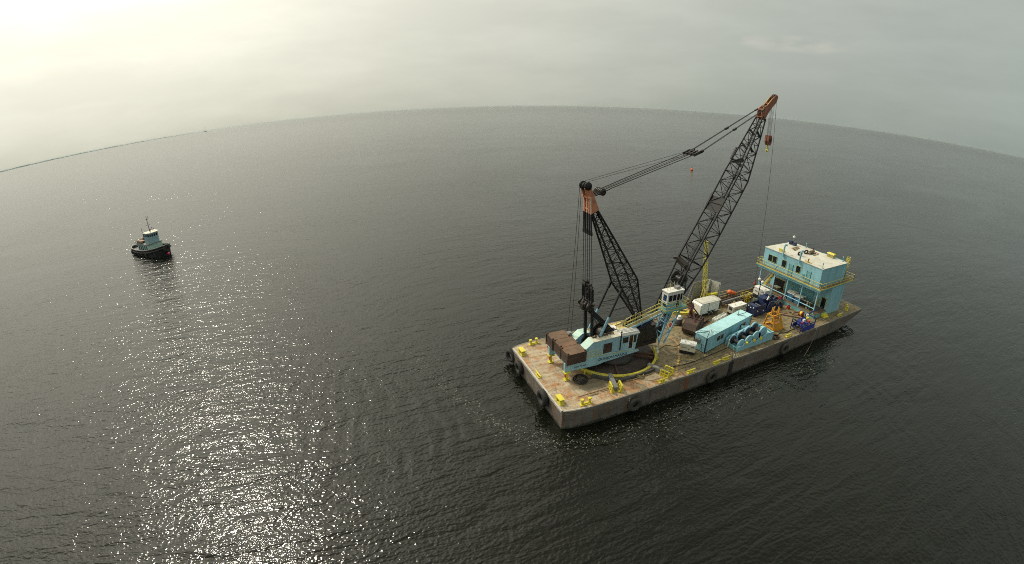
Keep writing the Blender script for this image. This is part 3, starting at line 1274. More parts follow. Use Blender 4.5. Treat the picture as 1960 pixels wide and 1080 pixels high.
    m.prism([(5.95, 9.22, 5.72), (7.24, 9.22, 6.70), (8.42, 9.22, 6.63), (8.42, 9.22, 6.68), (7.24, 9.22, 6.75), (5.93, 9.22, 5.78)], (0, 1.31, 0))
    m.build('hood_roof', MATS['pale_teal_roof'], h)
    m = MB()
    m.box(11.0, 12.4, 8.5, 9.4, 5.0, 6.5)
    h = m.build('valve_cabinet', TEALC, t)
    m = MB()
    m.prism([(10.9, 8.4, 6.5), (12.5, 8.4, 6.5), (12.3, 8.4, 6.85), (11.1, 8.4, 6.85)], (0, 1.1, 0))
    m.build('cabinet_lid', WHITE, h)
    # hoist drums
    for u, z, r, v0, v1 in ((9.75, 6.75, 1.2, 7.5, 9.05), (11.6, 5.9, .8, 7.55, 8.35), (7.8, 5.75, .7, 7.5, 9.0)):
        m = MB()
        m.lathe((u, v0, z), [(r * .62, 0), (r * .66, .1), (r * .62, .2), (r * .66, .35), (r * .62, .6), (r * .66, .9), (r * .62, v1 - v0)], 24, (0, 1, 0))
        d = m.build('hoist_drum', GREASE, t)
        for v in (v0, v1):
            m = MB()
            m.lathe((u, v - .06, z), [(r * .9, 0), (r, .02), (r, .1), (r * .9, .12)], 28, (0, 1, 0))
            m.build('flange', BLACK, d)
        m = MB()
        m.box(u - .6, u + .6, v0 - .22, v0 - .1, 4.98, z + .15)
        m.box(u - .6, u + .6, v1 + .1, v1 + .22, 4.98, z + .15)
        m.build('pedestal', GREASE, d)
    m = MB()
    for k in range(14):
        a = random.random()
        m.obox((8.2 + 4.2 * random.random(), 7.5 + 1.9 * random.random(), 5.2 + .25 * a), (.3 + .5 * random.random(), .2 + .3 * random.random(), .4), a * 3)
    m.build('machinery', GREASE, t)
    # boom hinge bulk at the front
    for v in (6.75, 9.55):
        m = MB()
        m.prism([(u, v, z) for u, z in ((13.9, 4.75), (14.2, 6.9), (16.5, 8.05), (16.6, 7.2), (17.0, 6.6), (18.6, 6.7), (18.7, 5.6), (17.6, 4.4), (14.2, 4.4))], (0, .25, 0))
        m.build('hinge_frame', GREASE, t)
    m = MB()
    m.bar((14.1, 6.6, 7.05), (16.8, 6.6, 8.4), .2, .25)
    m.build('walkway_girder', NAVY, t)
    m = MB()
    m.box(13.9, 17.4, 7.2, 9.3, 4.75, 6.0)
    m.tube((18.36, 6.6, 6.14), (18.36, 9.9, 6.14), .22, 12)
    m.tube((15.2, 7.0, 8.0), (15.2, 9.5, 8.0), .16, 10)
    m.box(14.6, 15.8, 7.9, 8.6, 6.0, 8.2)
    m.box(16.4, 17.5, 7.0, 9.5, 6.0, 6.9)
    m.build('hinge_block', GREASE, t)
    # gantry
    m = MB()
    m.bar((11.59, VC, 6.3), (6.9, VC, 11.2), .5, .62)
    m.bar((12.1, VC, 6.0), (11.3, VC, 6.8), .7, .8)
    m.build('gantry_arm', BLACK, t)
    for v in (7.45, 9.05):
        m = MB()
        m.bar((7.65, v, 5.0), (7.35, v, 11.3), .26, .30)
        m.build('gantry_post', BLACK, t)
    m = MB()
    m.tube((6.9, 7.1, 11.55), (6.9, 9.4, 11.55), .2, 10)
    for k in range(7):
        m.lathe((6.75 + .25 * (k % 2), 7.2 + k * .33, 11.5), [(.1, 0), (.42, .02), (.38, .09), (.42, .16), (.1, .18)], 14, (0, 1, 0))
    m.box(6.2, 7.5, 7.9, 8.6, 11.0, 11.75)
    m.obox((7.3, 7.3, 11.7), (.35, .35, .35), .5)
    m.build('gantry_sheave', GREASE, t)
    # struts
    for v0, v1 in ((6.93, 7.0), (9.57, 9.5)):
        m = MB()
        m.tube((9.45, v0, 9.4), (11.2, v1, 13.3), .13, 8)
        m.bar((10.9, v1, 12.6), (11.25, v1, 13.4), .26, .3)
        s = m.build('mast_strut', BLACK, t)
        m = MB()
        m.tube((8.45, v0, 7.15), (9.62, v0, 9.75), .18, 10)
        m.build('strut_sleeve', paint('pale_blue_paint', (0.24, 0.45, 0.56), 0.5, 0.1), s)
        m = MB()
        m.tube((10.05, v0, 10.6), (13.2, v1, 10.75), .05, 6)
        m.build('tie_rod', BLACK, s)
    m = MB()
    elb = lambda u, z, w: [(u, VC - w / 2, z), (u, VC + w / 2, z)]
    # mast: corner order near-back, far-back, far-front, near-front
    def ring4(b, f, wb, wf):
        return [(b[0], VC - wb / 2, b[1]), (b[0], VC + wb / 2, b[1]), (f[0], VC + wf / 2, f[1]), (f[0], VC - wf / 2, f[1])]
    E0 = ring4((14.75, 8.15), (15.6, 8.45), .6, .6)
    E1 = ring4((11.25, 13.38), (13.55, 14.24), 2.3, 2.4)
    E2 = ring4((7.02, 22.95), (7.68, 23.3), .42, .46)
    lattice(m, E0, E1, 6, .12, .055)
    lattice(m, E1, E2, 11, .12, .05)
    for p, q in ((0, 2), (1, 3), (0, 1), (1, 2), (2, 3), (3, 0)):
        m.tube(E1[p], E1[q], .06, 6)
    m.bar((14.75, VC - .3, 8.15), (15.2, VC - .3, 7.6), .3)
    m.bar((14.75, VC + .3, 8.15), (15.2, VC + .3, 7.6), .3)
    for s in (-1, 1):
        m.bar((11.35, VC + s * 1.12, 13.2), (13.3, VC + s * .7, 10.3), .24, .2)
    mast = m.build('mast', BLACK, t)
    # mast head
    m = MB()
    for s in (-1, 1):
        m.prism([(u, VC + s * .36 - .05, z) for u, z in ((6.7, 23.0), (7.75, 23.4), (6.62, 26.0), (5.95, 26.35), (5.72, 26.0), (5.95, 25.2))], (0, .1, 0))
    m.box(6.3, 7.2, VC - .34, VC + .34, 23.55, 23.7)
    m.prism([(7.0, VC - .31, 24.8), (6.98, VC - .31, 24.9), (6.45, VC - .31, 26.0), (6.3, VC - .31, 26.0), (6.85, VC - .31, 24.8)], (0, .62, 0))
    m.bar((6.2, VC - .9, 25.0), (6.2, VC + .9, 25.0), .22)
    m.build('mast_head', SALMON, mast)
    for u, v, z in ((5.95, 8.65, 26.3), (6.15, 7.85, 26.25), (6.05, 8.25, 26.2)):
        m = MB()
        m.lathe((u, v - .09, z), [(.1, 0), (.47, .01), (.42, .09), (.47, .17), (.1, .18)], 18, (0, 1, 0))
        m.build('sheave', BLACK, mast)
    # pendants from the mast head down to the gantry
    for i, v in enumerate((7.05, 7.65, 8.25, 8.85, 9.4)):
        top = Vector((6.2 + .05 * i, VC + (v - VC) * .75, 25.1))
        bot = Vector((7.05, v, 11.7))
        at = lambda f: top.lerp(bot, f)
        m = MB()
        m.tube(at(.3), at(.86), .032, 6)
        m.bar(at(.14), at(.31), .12, .15)
        m.bar(at(.30), at(.335), .22, .2)
        for f in (.86, .9, .94):
            m.obox(at(f) + Vector((0, .05 * (i % 2), 0)), (.34, .22, .5), .3 * i)
        m.tube(at(.8), at(1.0), .05, 6)
        p = m.build('pendant', BLACK, t)
        m = MB()
        m.bar(at(0), at(.145), .13, .17)
        m.build('pendant_link', SALMON if i % 2 else paint('pale_salmon', (0.62, 0.42, 0.32), 0.6, 0.2, (0.3, 0.1, 0.05), 0.5), p)
    m = MB()
    for a, b in (((7.2, 7.5, 13.3), (7.0, 7.9, 14.3)), ((7.15, 8.3, 12.4), (6.95, 7.8, 13.4)), ((7.2, 8.9, 13.6), (7.0, 8.5, 14.6))):
        m.bar(a, b, .5, .35)
    m.bar((6.95, 7.0, 13.9), (6.95, 9.2, 14.4), .16, .2)
    m.build('equaliser_block', GREASE, t)
    m = MB()
    for v in (7.4, 9.1):
        m.tube((6.95, v, 14.0), (7.35, v, 7.0), .04, 6)
    m.tube((7.0, 8.0, 11.4), (9.2, 8.2, 7.6), .03, 5)
    m.tube((7.0, 8.4, 11.4), (9.2, 8.5, 7.6), .03, 5)
    m.build('luffing_rope', ROPE, t)
    m = MB()
    m.tube((5.5, 8.6, 26.1), (5.9, 10.85, 6.65), .028, 5)
    m.tube((5.55, 8.3, 26.1), (6.2, 10.4, 6.65), .028, 5)
    m.build('tail_rope', ROPE, t)
    m = MB()
    m.box(5.7, 6.3, 10.3, 10.9, 6.0, 6.55)
    m.build('rope_sheave_box', GREY, t)
    # ---- boom
    d = Vector((.521, 0, .8535))
    n = Vector((-.8535, 0, .521))
    p0 = Vector((30.13, VC, 27.66))

    def bp(s, off, dv=0.0):
        return p0 + d * s + n * off + Vector((0, dv, 0))

    def sec(s, top, bot, w):
        return [bp(s, top, -w / 2), bp(s, top, w / 2), bp(s, bot, w / 2), bp(s, bot, -w / 2)]
    m = MB()
    S0 = sec(-24.4, -.95, -1.4, 2.3)
    S1 = sec(-14.2, .05, -2.38, 2.6)
    S2 = sec(-.6, .05, -2.33, 2.6)
    S3 = sec(8.5, .12, -.62, 1.15)
    lattice(m, S0, S1, 5, .12, .052)
    lattice(m, S1, S2, 8, .12, .052)
    lattice(m, S2, S3, 7, .11, .048)
    for S in (S1, S2):
        for a, b in ((0, 2), (1, 3)):
            m.tube(S[a], S[b], .06, 6)
    boom = m.build('boom', BLACK, t)
    m = MB()
    for k, s in enumerate((-14.5, -12.3, -6.2, 1.2)):
        m.bar(bp(s, .12, 1.3), bp(s + 1.9, .12, 1.3), .26, .2)
    m.bar(bp(1.0, -.2, .9), bp(1.5, -.3, -.5), .5, .5)
    m.bar(bp(.4, -.2, -1.1), bp(1.3, -.2, 1.2), .2, .3)
    for s in (3.6, 6.0):
        m.bar(bp(s + .35, .0, .9), bp(s - .2, -.6, 0), .3, .22)
        m.bar(bp(s + .1, -.1, -.7), bp(s - .45, -.8, -.9), .28, .22)
    m.build('boom_bracket', BLACK, boom)
    m = MB()
    for s, v in ((-5.2, 0.4),):
        m.prism([bp(-6.9, -.05, -1.15), bp(-6.9, -.05, 1.2), bp(-4.7, -.05, 1.2), bp(-4.7, -.05, -1.15)], n * .05)
    m.build('mesh_walkway', paint('grey_mesh', (0.012, 0.012, 0.013), 0.7, 0.2), boom)
    m = MB()
    m.lathe(bp(-17.2, -.9, -.75), [(.4, 0), (.42, .5), (.4, 1.0), (.42, 1.5)], 20, (0, 1, 0))
    for v in (-.8, .75):
        m.lathe(bp(-17.2, -.9, v - .04), [(.3, 0), (.85, .02), (.85, .1), (.3, .12)], 22, (0, 1, 0))
    for k in range(4):
        m.bar(bp(-17.8 + .3 * k, -.5 - .2 * k, -1.1), bp(-17.3 + .3 * k, -.9, 1.1), .12)
    m.build('boom_winch', GREASE, boom)
    m = MB()
    m.bar(bp(-15.0, .35, 1.7), bp(-14.7, .0, .9), .35, .3)
    m.bar(bp(-14.9, .1, 1.1), bp(-15.3, -.5, -.5), .75, .6)
    m.bar(bp(-15.1, -.2, .3), bp(-15.6, -.7, -.9), .5, .5)
    m.build('boom_stop', GREASE, boom)
    m = MB()
    m.bar(bp(-24.4, -1.2, -.95), bp(-19.5, -.9, -1.0), .42, .32)
    m.bar(bp(-24.4, -1.2, .95), bp(-19.5, -.9, 1.0), .34, .28)
    m.build('boom_foot', GREASE, boom)
    m = MB()
    for s0, s1 in ((-13.5, 8.2),):
        for v in (-.28, .0, .3):
            m.tube(bp(-16.9, -.75, v), bp(9.8, -.25, v * .6), .028, 5)
    m.build('hoist_rope', ROPE, boom)
    # boom head
    m = MB()
    for s in (-1, 1):
        m.prism([bp(ss, o, s * .36 - .05) for ss, o in ((8.35, .22), (8.35, -.70), (10.2, -.82), (11.9, -1.35), (12.75, -1.2), (12.8, -.72), (12.2, -.45), (10.4, .12), (9.6, .62), (9.0, .60))], (0, .1, 0))
    m.bar(bp(8.4, .15, -.6), bp(8.4, .15, .6), .22, .18)
    m.bar(bp(9.4, .5, -.62), bp(9.4, .5, .62), .2, .2)
    m.bar(bp(10.9, -.2, -.4), bp(10.9, -.2, .4), .3, .2)
    m.bar(bp(8.5, -.66, -.58), bp(8.5, -.66, .58), .22, .18)
    hd = m.build('boom_head', paint('red_brown_head', (0.33, 0.125, 0.065), 0.6, 0.3, (0.1, 0.04, 0.03), 0.6, rust=0.3), boom)
    for ss, o, r, v in ((12.35, -.95, .55, -.14), (12.35, -.95, .55, .12), (10.15, -.25, .42, -.12), (10.15, -.25, .42, .14), (10.6, -.9, .4, .0)):
        m = MB()
        m.lathe(bp(ss, o, v - .08), [(.08, 0), (r, .01), (r * .88, .08), (r, .15), (.08, .16)], 18, (0, 1, 0))
        m.build('sheave', RUSTD, boom)
    m = MB()
    m.tube(bp(9.9, .2, -.3), bp(11.8, -.3, -.3), .04)
    m.tube(bp(9.9, .2, .3), bp(11.8, -.3, .3), .04)
    m.build('head_rail', YELR, boom)
    # stays from mast to spreader to boom head
    m = MB()
    for v in (-.55, -.2, .2, .55):
        m.bar((7.05, VC + v, 25.15), (8.0, VC + v, 25.45), .1, .12)
    m.bar((7.7, VC - .75, 25.35), (7.7, VC + .75, 25.35), .3, .3)
    for v in (-.6, -.3, 0, .3, .6):
        m.lathe((8.0, VC + v - .08, 25.5), [(.1, 0), (.42, .01), (.36, .08), (.42, .15), (.1, .16)], 14, (0, 1, 0))
    m.bar((8.2, VC - .7, 25.6), (8.9, VC - .7, 25.85), .1)
    m.build('bail_block', GREASE, t)
    m = MB()
    m.bar((21.3, VC - .98, 29.6), (21.3, VC + .98, 29.6), .22, .3)
    m.bar((22.0, VC - .98, 29.85), (22.0, VC + .98, 29.85), .22, .3)
    for v in (-.98, -.35, .3, .98):
        m.bar((21.1, VC + v, 29.52), (22.3, VC + v, 29.95), .16, .34)
    m.tube((22.3, VC - 1.0, 29.95), (22.6, VC - 1.0, 30.1), .2, 8)
    m.tube((22.3, VC + .6, 29.95), (22.6, VC + .6, 30.1), .2, 8)
    m.build('spreader_bar', GREASE, t)
    for i, (v0, v1) in enumerate(((-.65, -.9), (-.5, -.8), (-.15, -.2), (-.05, -.1), (.2, .3), (.5, .85), (.65, .95))):
        m = MB()
        m.tube((8.2, VC + v0, 25.6), (21.2, VC + v1, 29.55), .028, 5)
        m.build('stay_rope', ROPE, t)
    for v in (-.35, .3):
        m = MB()
        m.tube((6.1, VC + v, 26.75), (21.4, VC + v * 2.3, 29.8), .022, 5)
        m.build('stay_rope', ROPE, t)
    for v0, v1 in ((-.98, -.6), (.75, .55)):
        a, b = Vector((22.4, VC + v0, 30.0)), bp(9.4, .55, v1)
        m = MB()
        for e in (-.09, .09):
            m.tube(a + Vector((0, e, 0)), b + Vector((0, e, 0)), .04, 5)
        for f in (.475,):
            m.bar(a.lerp(b, f), a.lerp(b, f + .045), .26, .26)
        m.bar(a.lerp(b, .95), b, .18, .18)
        m.build('pendant_stay', ROPE, t)
    return t


make_crane()


# ------------------------------------------------------------------ things hanging from the boom
def make_hook():
    t = thing('hook_block', 'rusty red hook block with yellow hook hanging from the boom head', 'hook block', (36.95, VC, 32.2))
    t.scale = (.85, .85, 1.0)
    m = MB()
    for v in (-.42, .06):
        m.prism([(u, VC + v, z) for u, z in ((36.55, 32.35), (37.3, 32.35), (37.5, 32.0), (37.45, 31.3), (37.2, 30.9), (36.75, 30.95), (36.5, 31.5))], (0, .36, 0))
    m.build('cheek', paint('rusty_red_cheek', (0.24, 0.085, 0.05), 0.7, 0.3, (0.08, 0.04, 0.03), 0.6, rust=0.3), t)
    m = MB()
    m.lathe((36.98, VC - .5, 31.75), [(.1, 0), (.3, .01), (.3, .9), (.1, .92)], 16, (0, 1, 0))
    m.build('sheave_pin', RUSTD, t)
    m = MB()
    m.tube((36.98, VC, 31.0), (36.98, VC, 30.55), .13, 10)
    pts = [Vector((36.98 + .26 * math.cos(R(a)), VC, 30.3 + .26 * math.sin(R(a)))) for a in range(90, -181, -30)]
    for i in range(len(pts) - 1):
        m.tube(pts[i], pts[i + 1], .11, 8)
    m.build('hook', YEL, t)
    for i, (du, dv) in enumerate(((-.25, -.3), (-.05, -.3), (.15, -.25), (-.2, .2), (0, .25), (.2, .3))):
        m = MB()
        m.tube((36.95 + du, VC + dv, 32.2), (36.95 + du * 1.6 + .15, VC + dv, 36.7), .022, 5)
        m.build('hoist_line', ROPE, t)


make_hook()


def make_whip():
    t = thing('whip_line_ball', 'long thin whip line with a small red ball hook beside the deckhouse', 'hook line', (38.9, 7.95, 8.6))
    m = MB()
    m.tube((37.65, 8.0, 37.3), (38.9, 7.95, 9.7), .026, 6)
    m.build('whip_line', ROPE, t)
    m = MB()
    m.lathe((38.9, 7.95, 8.95), [(.06, -.25), (.2, -.18), (.26, 0), (.2, .2), (.1, .35), (.08, .8)], 12)
    m.build('ball', paint('red_ball', (0.22, 0.05, 0.04), 0.5, 0.2), t)
    m = MB()
    m.tube((38.9, 7.95, 8.8), (38.9, 7.95, 8.4), .05)
    m.tube((38.9, 7.95, 8.4), (39.1, 7.95, 8.25), .05)
    m.build('hook', RUSTD, t)


make_whip()


# ------------------------------------------------------------------ operator's tower and walkway
def make_tower():
    t = thing('control_tower', 'teal control cabin on splayed tower legs in front of the boom', 'control cabin', (18.5, 6.3, 4.4))
    LB = [(17.45, 5.75, 4.4), (17.45, 6.85, 4.4), (18.4, 6.85, 4.4), (18.4, 5.75, 4.4)]
    LT = [(18.2, 5.6, 9.35), (18.2, 6.95, 9.35), (20.4, 6.95, 9.35), (20.4, 5.6, 9.35)]
    blue = paint('pale_blue_paint', (0.24, 0.45, 0.56))
    m = MB()
    for a, b in zip(LB, LT):
        m.bar(a, b, .17)
    for f0, f1 in ((0.05, .36), (.36, .68), (.68, 1.0)):
        for i in range(4):
            j = (i + 1) % 4
            p = Vector(LB[i]).lerp(Vector(LT[i]), f0)
            q = Vector(LB[j]).lerp(Vector(LT[j]), f1)
            if (i + round(f0 * 3)) % 2 == 0:
                m.bar(p, q, .08)
            m.bar(Vector(LB[i]).lerp(Vector(LT[i]), f1), q, .08)
    m.build('tower_frame', blue, t)
    m = MB()
    m.prism([(18.3, 6.9, 7.0), (19.9, 6.9, 9.2), (20.4, 6.9, 8.4), (19.0, 6.9, 5.4)], (0, .05, 0))
    m.build('ladder_shield', paint('dark_blue_panel', (0.03, 0.07, 0.14), 0.5, 0.2), t)
    m = MB()
    m.box(17.5, 21.6, 5.3, 7.0, 9.35, 9.55)
    m.prism([(17.7, 5.35, 9.35), (18.9, 5.35, 9.35), (18.6, 5.35, 8.9)], (0, 1.5, 0))
    m.build('landing', TEALD, t)
    m = MB()
    m.box(17.95, 20.6, 5.75, 6.9, 9.55, 12.0)
    c = m.build('cabin', TEAL, t)
    m = MB()
    m.box(17.85, 20.75, 5.65, 7.0, 12.0, 12.14)
    m.build('roof', WHITE, c)
    m = MB()
    m.box(17.93, 17.95, 5.73, 6.92, 10.55, 12.0)
    m.box(17.95, 20.6, 5.73, 5.75, 10.55, 12.0)
    m.box(20.6, 20.62, 5.73, 6.92, 10.55, 12.0)
    m.build('white_upper_panel', WHITE, c)
    for u0, u1, z0, z1, mt in ((18.15, 18.75, 10.75, 11.6, GLASS), (18.85, 19.45, 10.75, 11.6, GLASS), (19.6, 20.05, 9.75, 11.6, GLASS), (20.15, 20.5, 10.6, 11.6, GLASS)):
        m = MB()
        m.box(u0, u1, 5.71, 5.73, z0, z1)
        m.build('window', mt, c)
    m = MB()
    m.box(18.8, 18.84, 5.70, 5.75, 9.6, 11.7)
    m.box(19.5, 19.56, 5.70, 5.75, 9.6, 11.7)
    m.box(20.08, 20.13, 5.70, 5.75, 9.6, 11.7)
    m.box(18.1, 20.5, 5.70, 5.75, 10.62, 10.68)
    m.build('window_mullion', WHITE, c)
    for z0, z1 in ((10.75, 11.6), (9.85, 10.5)):
        m = MB()
        m.box(17.915, 17.93, 5.95, 6.6, z0, z1)
        m.build('end_window', paint('blue_window_glass', (0.01, 0.05, 0.13), 0.1, 0.1, dirt_amt=0), c)
    m = MB()
    railing(m, [(17.55, 7.0, 9.55), (17.55, 5.35, 9.55), (21.55, 5.35, 9.55), (21.55, 7.0, 9.55)], 1.1, .035, 1.0)
    m.build('handrail', YELR, t)
    m = MB()
    m.tube((18.3, 6.4, 12.14), (18.3, 6.4, 13.0), .03)
    m.tube((18.9, 6.6, 12.14), (18.9, 6.6, 12.9), .05)
    m.tube((19.4, 6.4, 12.14), (19.4, 6.4, 13.2), .03)
    m.build('roof_aerial', YELR, c)
    m = MB()
    m.obox((20.0, 6.4, 12.3), (.8, .6, .32), .2)
    m.build('roof_unit', GREY, c)


make_tower()


def make_walkway():
    t = thing('walkway', 'walkway with long yellow handrails climbing from the crane to the control cabin', 'walkway', (12.9, 7.2, 7.3))
    a, b = Vector((12.7, 6.95, 7.25)), Vector((17.35, 5.8, 9.2))
    n = Vector((.22, .85, 0)) * .95
    m = MB()
    m.prism([a, b, b + n, a + n], (0, 0, .06))
    m.build('deck', paint('walkway_grating', (0.20, 0.17, 0.09), 0.8, 0.3), t)
    blue = paint('pale_blue_paint', (0.24, 0.45, 0.56))
    m = MB()
    dz = Vector((0, 0, -.04))
    m.bar(a + dz, b + dz, .09, .26)
    m.bar(a + n + dz, b + n + dz, .09, .26)
    for f in (.03, .34, .66, .97):
        m.bar(a.lerp(b, f) + dz, a.lerp(b, f) + n + dz, .09, .14)
    m.bar(a + n * .1, Vector((12.85, 7.05, 4.98)), .1)
    m.bar(a + n * .9, Vector((12.95, 7.75, 4.98)), .1)
    m.bar(a.lerp(b, .45) + n * .2, Vector((14.9, 6.85, 6.9)), .12)
    m.build('stringer', blue, t)
    for off in (Vector((0, 0, 0)), n):
        m = MB()
        up = Vector((0, 0, 1.14))
        k = 7
        for i in range(k + 1):
            c = a.lerp(b, i / k) + off
            m.tube(c, c + up, .036, 6)
        for f in (1.0, .55):
            m.tube(a + off + up * f, b + off + up * f, .04, 6)
        m.build('handrail', YELR, t)
    m = MB()
    s0, s1 = Vector((11.5, 7.35, 7.24)), a + Vector((.1, .45, 0))
    m.prism([s0 + Vector((0, -.4, 0)), s1 + Vector((0, -.4, 0)), s1 + Vector((0, .4, 0)), s0 + Vector((0, .4, 0))], (0, 0, .05))
    for v in (-.4, .4):
        for e in (s0, s1):
            m.tube(e + Vector((0, v, 0)), e + Vector((0, v, 1.0)), .036, 6)
        m.tube(s0 + Vector((0, v, 1.0)), s1 + Vector((0, v, 1.0)), .038, 6)
    m.build('roof_step', YELR, t)


make_walkway()

# ------------------------------------------------------------------ deckhouse
def make_deckhouse():
    t = thing('deckhouse', 'two storey teal deckhouse with white roof and yellow railed balcony on the bow', 'deckhouse', (55, 9, ZD))
    # lower storey
    m = MB()
    m.box(54.6, 59.1, 2.25, 15.6, ZD, 7.93)
    lo = m.build('lower_wall', TEAL, t)
    m = MB()
    m.box(54.52, 54.6, 12.2, 14.6, 3.36, 5.2)
    m.build('dark_opening', paint('dark_interior', (0.012, 0.011, 0.01), 0.8, 0.3), lo)
    m = MB()
    for v0, v1 in ((12.08, 12.2), (14.6, 14.72)):
        m.box(54.5, 54.6, v0, v1, 3.36, 5.3)
    m.box(54.5, 54.6, 12.2, 14.6, 5.2, 5.3)
    m.build('opening_frame', YELR, lo)
    m = MB()
    m.box(54.54, 54.6, 2.85, 3.75, 3.38, 5.42)
    d = m.build('door', GLASS, lo)
    m = MB()
    m.box(54.5, 54.6, 2.73, 2.85, 3.36, 5.52)
    m.box(54.5, 54.6, 3.75, 3.87, 3.36, 5.52)
    m.box(54.5, 54.6, 2.85, 3.75, 5.42, 5.52)
    m.build('door_frame', paint('yellow_green_trim', (0.36, 0.42, 0.14), 0.5, 0.1), lo)
    m = MB()
    m.obox((54.25, 4.55, 4.2), (.08, .7, 1.6), .3)
    m.build('open_hatch', paint('olive_hatch', (0.33, 0.29, 0.10), 0.6, 0.2), lo)
    for v0, v1 in ((5.6, 6.9), (7.3, 8.6), (9.0, 11.6)):
        m = MB()
        m.box(54.55, 54.6, v0, v1, 3.4, 6.9)
        m.box(54.53, 54.6, v0 - .06, v0, 3.4, 6.9)
        m.build('roller_door', TEALD, lo)
    # raised veranda
    m = MB()
    m.box(50.5, 54.6, 2.3, 15.9, ZD, 3.28)
    p = m.build('platform', TEALD, t)
    m = MB()
    m.box(50.48, 54.6, 2.28, 15.92, 3.28, 3.33)
    m.build('platform_floor', paint('brown_floor', (0.16, 0.12, 0.07), 0.8, 0.3, rust=0.3), p)
    m = MB()
    for k in range(3):
        m.box(52.9, 54.3, 2.26 - .3 * (k + 1), 2.26 - .3 * k, ZD, 3.15 - .2 * k)
    m.build('step', YEL, p)
    for v in (2.85, 6.1, 9.3, 12.3, 15.6):
        m = MB()
        m.box(50.72, 50.9, v - .09, v + .09, 3.33, 7.78)
        m.build('veranda_post', TEAL, t)
    m = MB()
    m.tube((50.8, 2.85, 4.25), (50.8, 15.6, 4.25), .09, 8)
    m.build('veranda_rail', TEAL, t)
    m = MB()
    m.box(50.6, 50.95, 2.4, 16.4, 7.35, 7.78)
    for v in (2.6, 6.1, 9.3, 12.3, 15.6):
        m.box(50.95, 54.6, v - .1, v + .1, 7.5, 7.78)
    m.build('veranda_beam', TEAL, t)
    # balcony deck
    m = MB()
    m.box(50.3, 62.2, 2.2, 16.75, 7.78, 7.95)
    b = m.build('balcony', TEALD, t)
    m = MB()
    m.box(50.33, 62.17, 2.23, 16.72, 7.95, 7.99)
    m.build('balcony_floor', paint('brown_floor', (0.16, 0.12, 0.07)), b)
    rail = ([(50.36, 2.26, 7.99), (50.36, 16.7, 7.99)], [(50.36, 2.26, 7.99), (62.1, 2.26, 7.99)],
            [(62.1, 2.26, 7.99), (62.1, 16.7, 7.99)], [(50.36, 16.7, 7.99), (62.1, 16.7, 7.99)])
    for pts in rail:
        m = MB()
        railing(m, pts, 1.12, .042, 1.75)
        m.bar(Vector(pts[0]) + Vector((0, 0, -.02)), Vector(pts[1]) + Vector((0, 0, -.02)), .1, .2)
        m.build('balcony_railing', YELR, b)
    m = MB()
    m.tube((50.36, 2.75, 9.1), (50.36, 2.4, 9.25), .042, 6)
    m.tube((50.36, 2.4, 9.25), (50.36, 2.26, 9.1), .042, 6)
    m.build('gate_hoop', YELR, b)
    # upper cabin
    m = MB()
    m.box(51.25, 60.0, 3.25, 15.95, 7.99, 11.28)
    up = m.build('upper_wall', TEAL, t)
    m = MB()
    m.box(51.17, 60.08, 3.17, 16.03, 11.28, 11.37)
    rf = m.build('roof', ROOFW, t)
    def window(v0, v1, z0, z1, e=.045):
        m = MB()
        m.box(51.21, 51.25, v0, v1, z0, z1)
        w = m.build('window', GLASS, up)
        m = MB()
        m.box(51.17, 51.25, v0 - e, v0, z0 - e, z1 + e)
        m.box(51.17, 51.25, v1, v1 + e, z0 - e, z1 + e)
        m.box(51.17, 51.25, v0, v1, z1, z1 + e)
        m.box(51.17, 51.25, v0, v1, z0 - e, z0)
        m.build('window_frame', MATS['yellow_green_trim'], up)
    window(13.92, 14.8, 9.1, 10.26)
    window(12.92, 13.76, 9.1, 10.26)
    window(10.72, 11.62, 9.04, 10.24)
    window(7.58, 8.45, 9.06, 10.24)
    for v0 in (9.15, 5.3):
        m = MB()
        m.box(51.22, 51.25, v0, v0 + .8, 8.02, 10.05)
        dd = m.build('door', TEALD, up)
        m = MB()
        m.box(51.2, 51.25, v0 - .05, v0, 8.02, 10.1)
        m.box(51.2, 51.25, v0 + .8, v0 + .85, 8.02, 10.1)
        m.build('door_frame', BLACK, up)
    m = MB()
    m.box(51.1, 51.25, 6.6, 7.0, 8.6, 9.3)
    m.build('wall_box', TEALD, up)
    m = MB()
    m.box(60.0, 61.0, 4.4, 9.0, 7.99, 11.2)
    m.build('casing', paint('blue_teal_casing', (0.12, 0.33, 0.44), 0.5, 0.15), t)
    m = MB()
    m.box(60.0, 60.45, 3.4, 4.1, 7.99, 9.6)
    m.build('dark_locker', GLASS, t)
    m = MB()
    for v in (3.35, 3.85):
        m.bar((60.55, v, 8.0), (60.55, v, 12.2), .09)
    for k in range(14):
        m.tube((60.55, 3.35, 8.2 + k * .29), (60.55, 3.85, 8.2 + k * .29), .035, 6)
    for z in (10.4, 11.0, 11.6, 12.15):
        m.path([(60.55, 3.3, z), (61.0, 3.3, z), (61.2, 3.6, z), (61.0, 3.9, z), (60.55, 3.9, z)], .035)
    for e in ((61.0, 3.3), (61.2, 3.6), (61.0, 3.9)):
        m.tube((e[0], e[1], 10.4), (e[0], e[1], 12.15), .03, 6)
    m.build('caged_ladder', YEL, t)
    # goosenecks up the front wall
    for v in (11.6, 8.0):
        m = MB()
        pts = [(51.0, v, 10.9), (51.0, v, 12.7)] + [(51.0 + .35 * (1 - math.cos(R(a))), v, 12.7 + .42 * math.sin(R(a))) for a in (30, 60, 90, 120, 150)]
        for p_, q_ in zip(pts[:-1], pts[1:]):
            m.tube(p_, q_, .15, 10)
        m.build('gooseneck_vent', TEAL, t)
    # stair from the veranda to the balcony
    m = MB()
    for u in (51.2, 52.1):
        m.bar((u, 15.2, 3.4), (u, 12.5, 7.9), .1, .24)
